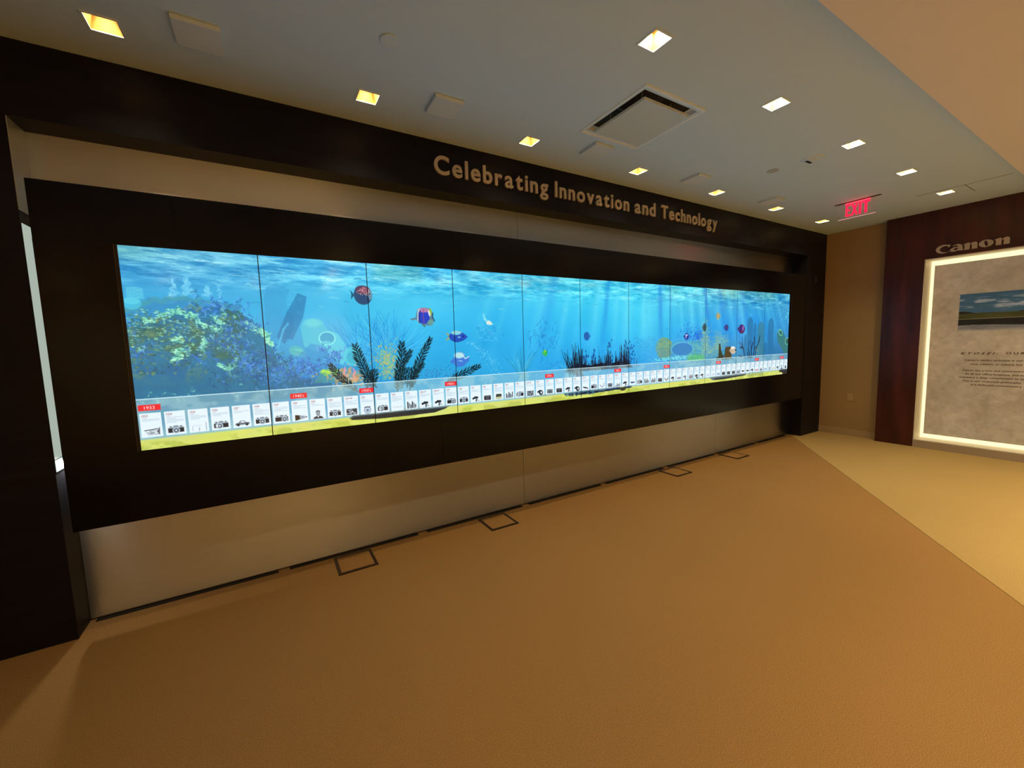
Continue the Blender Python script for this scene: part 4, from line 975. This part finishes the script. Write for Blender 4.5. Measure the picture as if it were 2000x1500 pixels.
# air vent with a hanging centre plate
VX, VY = 3.195, -.972
t = thing('ceiling_vent', 'large square white air diffuser with a hanging centre plate in the ceiling', 'air vent', (VX, VY, Z_CEIL))
bm = B()
def frustum(bm, a, b, z0, z1, sy=1.0):
    A = [(-a, -a*sy, z0), (a, -a*sy, z0), (a, a*sy, z0), (-a, a*sy, z0)]; Bq = [(-b, -b*sy, z1), (b, -b*sy, z1), (b, b*sy, z1), (-b, b*sy, z1)]
    for i in range(4): quad(bm, A[i], A[(i+1) % 4], Bq[(i+1) % 4], Bq[i])
sy = 1.055
frustum(bm, .312, .308, -.0, -.008, sy); frustum(bm, .308, .290, -.008, -.008, sy); frustum(bm, .290, .262, -.008, .028, sy); frustum(bm, .262, .245, .028, .03, sy)
obj('frame', bm, mat('vent_white', srgb(240, 248, 246), .3), t)
bm = B(); frustum(bm, .262, .15, .03, .14, sy); box(bm, -.15, .15, -.15, .15, .14, .15)
obj('neck', bm, mat('vent_neck', srgb(120, 104, 84), .6), t)
bm = B(); box(bm, -.234, .234, -.248, .248, -.030, -.012, bevel=.006); obj('centre_plate', bm, mat('vent_plate', srgb(214, 220, 212), .4), t)
for sx in (-1, 1):
    for s2 in (-1, 1):
        bm = B(); cyl(bm, Vector((sx*.15, s2*.15, .035)), .004, .004, .09, seg=8); obj('hanger', bm, M_white, t)

# small square panels dropped a little below the ceiling
sp = None
for x, wz in ((.512, 'nearest, right of the first downlight'), (1.846, 'second, right of the second downlight'), (3.215, 'third, just beyond the large air vent'), (4.56, 'fourth, beyond the air vent'), (6.0, 'fifth, left of the exit sign')):
    lab = 'small square beige ceiling panel standing slightly proud, '+wz
    if sp is None:
        sp = thing('ceiling_panel', lab, 'ceiling panel', (x, -.482, Z_CEIL), 0, 'small square ceiling panels')
        bm = B(); box(bm, -.1, .1, -.104, .104, -.024, -.0005, bevel=.002); obj('cover', bm, mat('panel_beige', srgb(222, 234, 238), .8, spec=.1), sp)
    else: dup(sp, (x, -.482, Z_CEIL), lab)
t = thing('ceiling_cover', 'round flat beige disc on the ceiling near the top centre of the picture', 'ceiling cover', (1.37, -.90, Z_CEIL))
bm = B(); cyl(bm, Vector((0, 0, -.004)), .046, .044, .008); obj('disc', bm, M_ceilpart, t, smooth=False)
t = thing('smoke_detector', 'low round detector with a dark slot, right of the air vent', 'smoke detector', (5.14, -1.27, Z_CEIL))
bm = B(); cyl(bm, Vector((0, 0, -.005)), .085, .095, .010); obj('base', bm, M_ceilpart, t)
bm = B(); cyl(bm, Vector((0, .02, -.014)), .045, .05, .010); obj('cap', bm, M_ceilpart, t)
bm = B(); box(bm, -.045, .045, .018, .042, -.0205, -.0185); obj('slot', bm, M_black, t)
t = thing('ceiling_cover', 'faint small round ceiling cover left of the smoke detector', 'ceiling cover', (5.09, -.95, Z_CEIL))
bm = B(); cyl(bm, Vector((0, 0, -.003)), .05, .05, .006); obj('disc', bm, mat('cover_grey', srgb(196, 196, 186), .6), t)
bm = B(); box(bm, 7.497, 7.503, Y_SOFFIT+.14, -1.36, Z_CEIL-.0015, Z_CEIL); box(bm, 7.5, 7.9, -1.763, -1.757, Z_CEIL-.0015, Z_CEIL)
struct('trim_2', bm, mat('joint_shadow', srgb(90, 78, 62), .9))

# exit sign
t = thing('exit_sign', 'clear hanging exit sign with glowing red letters under the ceiling', 'exit sign', (6.99, -.967, Z_CEIL))
M_red = mat('exit_red', (0.02, 0, 0, 1), .5, emis=(1.0, .004, .035), estr=2.6)
M_red2 = mat('exit_glow', (.02, 0, 0, 1), .5, emis=(1.0, .03, .06), estr=3.0)
M_pink = mat('exit_edge', (.02, 0, 0, 1), .5, emis=(1.0, .42, .42), estr=.8)
bm = B(); box(bm, -.022, .022, -.225, .225, -.004, 0); obj('mounting_plate', bm, mat('exit_plate', srgb(70, 52, 42), .5), t)
M_acr = bpy.data.materials.new('clear_acrylic'); M_acr.use_nodes = True
n, l, b = nodes(M_acr); b.inputs['Base Color'].default_value = (.95, .85, .85, 1); b.inputs['Roughness'].default_value = .05; b.inputs['Alpha'].default_value = .10
bm = B(); box(bm, -.003, .003, -.184, .184, -.190, -.004); obj('acrylic_panel', bm, M_acr, t)
bm = B(); box(bm, -.0035, .0035, -.184, .184, -.196, -.1905); obj('edge_strip', bm, M_pink, t, )
bm = B(); box(bm, -.0055, -.0035, -.130, .118, -.020, -.010); obj('top_glow', bm, M_red2, t)
LH = .142; z0 = -.168
def ex(glyph, y0, y1):
    # outlines run from the left (high y) to the right (low y)
    bm = B(); w = y1-y0
    def bar(pts):
        a = [bm.verts.new((-.0062, y0+w*p, z0+LH*q)) for p, q in pts]; b2 = [bm.verts.new((-.0036, y0+w*p, z0+LH*q)) for p, q in pts]
        bm.faces.new(a); bm.faces.new(b2[::-1]); n = len(pts)
        for i in range(n): bm.faces.new((a[i], b2[i], b2[(i+1) % n], a[(i+1) % n]))
    for p in glyph: bar(p)
    obj('letter', bm, M_red, t)
Eg = [[(0, 0), (.32, 0), (.32, 1), (0, 1)], [(.32, 0), (1, 0), (1, .15), (.32, .15)], [(.32, .43), (.9, .43), (.9, .57), (.32, .57)], [(.32, .85), (1, .85), (1, 1), (.32, 1)]]
Xg = [[(0, 0), (.30, 0), (.50, .36), (.70, 0), (1, 0), (.66, .5), (1, 1), (.70, 1), (.5, .64), (.30, 1), (0, 1), (.34, .5)]]
Ig = [[(0, 0), (1, 0), (1, 1), (0, 1)]]
Tg = [[(.34, 0), (.66, 0), (.66, .85), (.34, .85)], [(0, .85), (1, .85), (1, 1), (0, 1)]]
ex(Eg, .110, .062); ex(Xg, .055, -.012); ex(Ig, -.022, -.044); ex(Tg, -.052, -.126)

# ---------------------------------------------------------------- lettering on the lintel
t = thing('wall_sign', 'raised pale lettering reading Celebrating Innovation and Technology on dark lintel', 'wall sign', (1.935, 0, 2.992))
CAP = .143
words = [('Celebrating', 1.935, 3.045), ('Innovation', 3.125, 4.103), ('and', 4.190, 4.515), ('Technology', 4.612, 5.655)]
glyphs = {}
def glyph(ch):
    if ch not in glyphs:
        me = text_mesh(ch, .045, .022, 5); co = [v.co for v in me.vertices]
        glyphs[ch] = (me, min(c.x for c in co), max(c.x for c in co))
    return glyphs[ch]
gI = glyph('I'); capH = max(v.co.y for v in gI[0].vertices)-min(v.co.y for v in gI[0].vertices); base_y = min(v.co.y for v in gI[0].vertices)
for wd, a, b in words:
    gap = .026; tot = sum(glyph(c)[2]-glyph(c)[1] for c in wd); 
    k = (b-a-gap*(len(wd)-1))/tot; ks = CAP/capH; x = a
    for c in wd:
        me0, g0, g1 = glyph(c); me = me0.copy()
        for v in me.vertices:
            v.co = Vector(((v.co.x-g0)*k+x-1.935, -.009+(-v.co.z)*.19, (v.co.y-base_y)*ks))
        me.materials.clear(); me.materials.append(M_letter)
        o = bpy.data.objects.new('letter', me); C.objects.link(o); o.parent = t
        x += (g1-g0)*k+gap

# ---------------------------------------------------------------- light box on the mahogany wall
t = thing('light_box', 'recessed glowing light box with a beige poster in the mahogany wall', 'light box', (X_CLAD, -2.4, 0))
M_glow = mat('lightbox_glow', (.3, .3, .25, 1), .6, emis=srgb(255, 246, 196), estr=1.12)
M_rev = mat('lightbox_reveal', srgb(236, 226, 200), .45)
bm = B(); box(bm, 8.765, 8.785, LB1+.01, LB0-.01, LZ0+.008, LZ1-.008); part('backlight', bm, M_glow, t, 'glowing back panel')
bm = B(); box(bm, X_CLAD, 8.785, LB0-.012, LB0-.0005, LZ0, LZ1-.001); box(bm, X_CLAD, 8.785, LB1+.0005, LB1+.012, LZ0, LZ1-.001)
box(bm, X_CLAD, 8.785, LB1+.012, LB0-.012, LZ1-.012, LZ1-.0005); box(bm, X_CLAD, 8.785, LB1+.012, LB0-.012, LZ0, LZ0+.008)
part('reveal', bm, M_rev, t, 'cream-white reveal')
bm = B(); box(bm, X_CLAD-.006, 8.78, LB1+.0005, LB0-.0005, .0, LZ0-.001); part('plinth', bm, mat('plinth_grey', srgb(176, 160, 136), .6), t, 'grey-beige plinth')
post = paint_poster(2.3, 2.364)
M_post = image_mat('poster', post, 0)
bm = B(); box(bm, 8.735, 8.750, -3.568, -1.268, .174, 2.538); part('poster_board', bm, mat('poster_edge', srgb(190, 176, 150), .6), t)
bm = B(); uvl = bm.loops.layers.uv.new('UVMap')
f = quad(bm, (8.7345, -3.568, .174), (8.7345, -1.268, .174), (8.7345, -1.268, 2.538), (8.7345, -3.568, 2.538))
for lp, uv in zip(f.loops, ((1, 0), (0, 0), (0, 1), (1, 1))): lp[uvl].uv = uv
part('poster', bm, M_post, t, 'beige poster with a landscape picture and text', recalc=False)

# brand lettering above the light box, drawn letter by letter
t = thing('wall_sign', 'pale raised serif word Canon on the mahogany wall above the light box', 'wall sign', (X_CLAD, -1.32, 2.668))
t.rotation_euler = (0, 0, -math.pi/2)      # local x runs to the right along the wall
def E(cx, cy, rx, ry, a0, a1, n=28, rot=0):
    out = []
    for i in range(n+1):
        a = math.radians(a0+(a1-a0)*i/n); X, Y = rx*math.cos(a), ry*math.sin(a); c, s = math.cos(rot), math.sin(rot)
        out.append((cx+X*c-Y*s, cy+X*s+Y*c))
    return out
S_ = .118
def canon_letter(builder, x):
    bm = B()
    builder(bm)
    for v in bm.verts: v.co = Vector(((v.co.x+x)*S_, v.co.y, v.co.z*S_))
    obj('letter', bm, M_letter, t)
y0_, y1_ = -.012, -.0005
def gC(bm):
    prism(bm, E(.62, .42, .62, .47, 62, 318)+[(1.08, .10)]+E(.84, .40, .52, .36, 312, 88)[:-1]+[(.96, .66), (1.02, .50), (1.16, .80)], y0_, y1_)
def ga(bm):
    prism(bm, [(.62, .02), (1.02, .02), (1.02, .06), (.96, .10), (.90, .5), (.80, .66), (.62, .74), (.36, .72), (.14, .62), (.24, .58), (.42, .64), (.54, .58), (.58, .44)], y0_, y1_)
    ring_prism(bm, E(.32, .22, .36, .23, 0, 350, 23, .25), E(.42, .24, .16, .11, 0, 350, 23, .3), y0_+.0003, y1_)
def gn(bm):
    prism(bm, [(.12, 0), (.50, 0), (.50, .70), (.40, .72), (.0, .60), (.02, .54), (.12, .56)], y0_, y1_)
    prism(bm, [(.66, 0), (1.06, 0), (1.06, .56), (1.00, .68), (.88, .73), (.70, .68), (.52, .56), (.52, .46), (.62, .52), (.66, .46)], y0_, y1_)
def go(bm):
    ring_prism(bm, E(.52, .36, .52, .38, 0, 350, 35), E(.52, .36, .12, .31, 0, 350, 35, .22), y0_, y1_)
for g, x in ((gC, 0), (ga, 1.16), (gn, 2.12), (go, 3.28), (gn, 4.36)): canon_letter(g, x)

# ---------------------------------------------------------------- small wall fittings
t = thing('wall_outlet', 'small pale outlet plate low on the tan wall', 'outlet', (X_RIGHT, -.416, .62))
bm = B(); box(bm, -.006, -.0005, -.035, .035, -.057, .057, bevel=.001); obj('plate', bm, mat('outlet_tan', srgb(196, 172, 126), .5), t)
for s in (-1, 1):
    bm = B(); box(bm, -.0075, -.0055, -.016, .016, s*.024-.014, s*.024+.014); obj('socket', bm, M_base, t)
t = thing('wall_speaker', 'small round dark grille high on the dark corner pier', 'speaker', (8.287, 0, 2.514))
bm = B(); cyl(bm, Vector((0, -.006, 0)), .062, .062, .011, 'Y'); obj('rim', bm, mat('speaker_rim', srgb(30, 30, 32), .35), t)
bm = B(); cyl(bm, Vector((0, -.014, 0)), .022, .034, .008, 'Y', 24); obj('grille', bm, mat('speaker_grey', srgb(70, 70, 72), .35, .6), t)
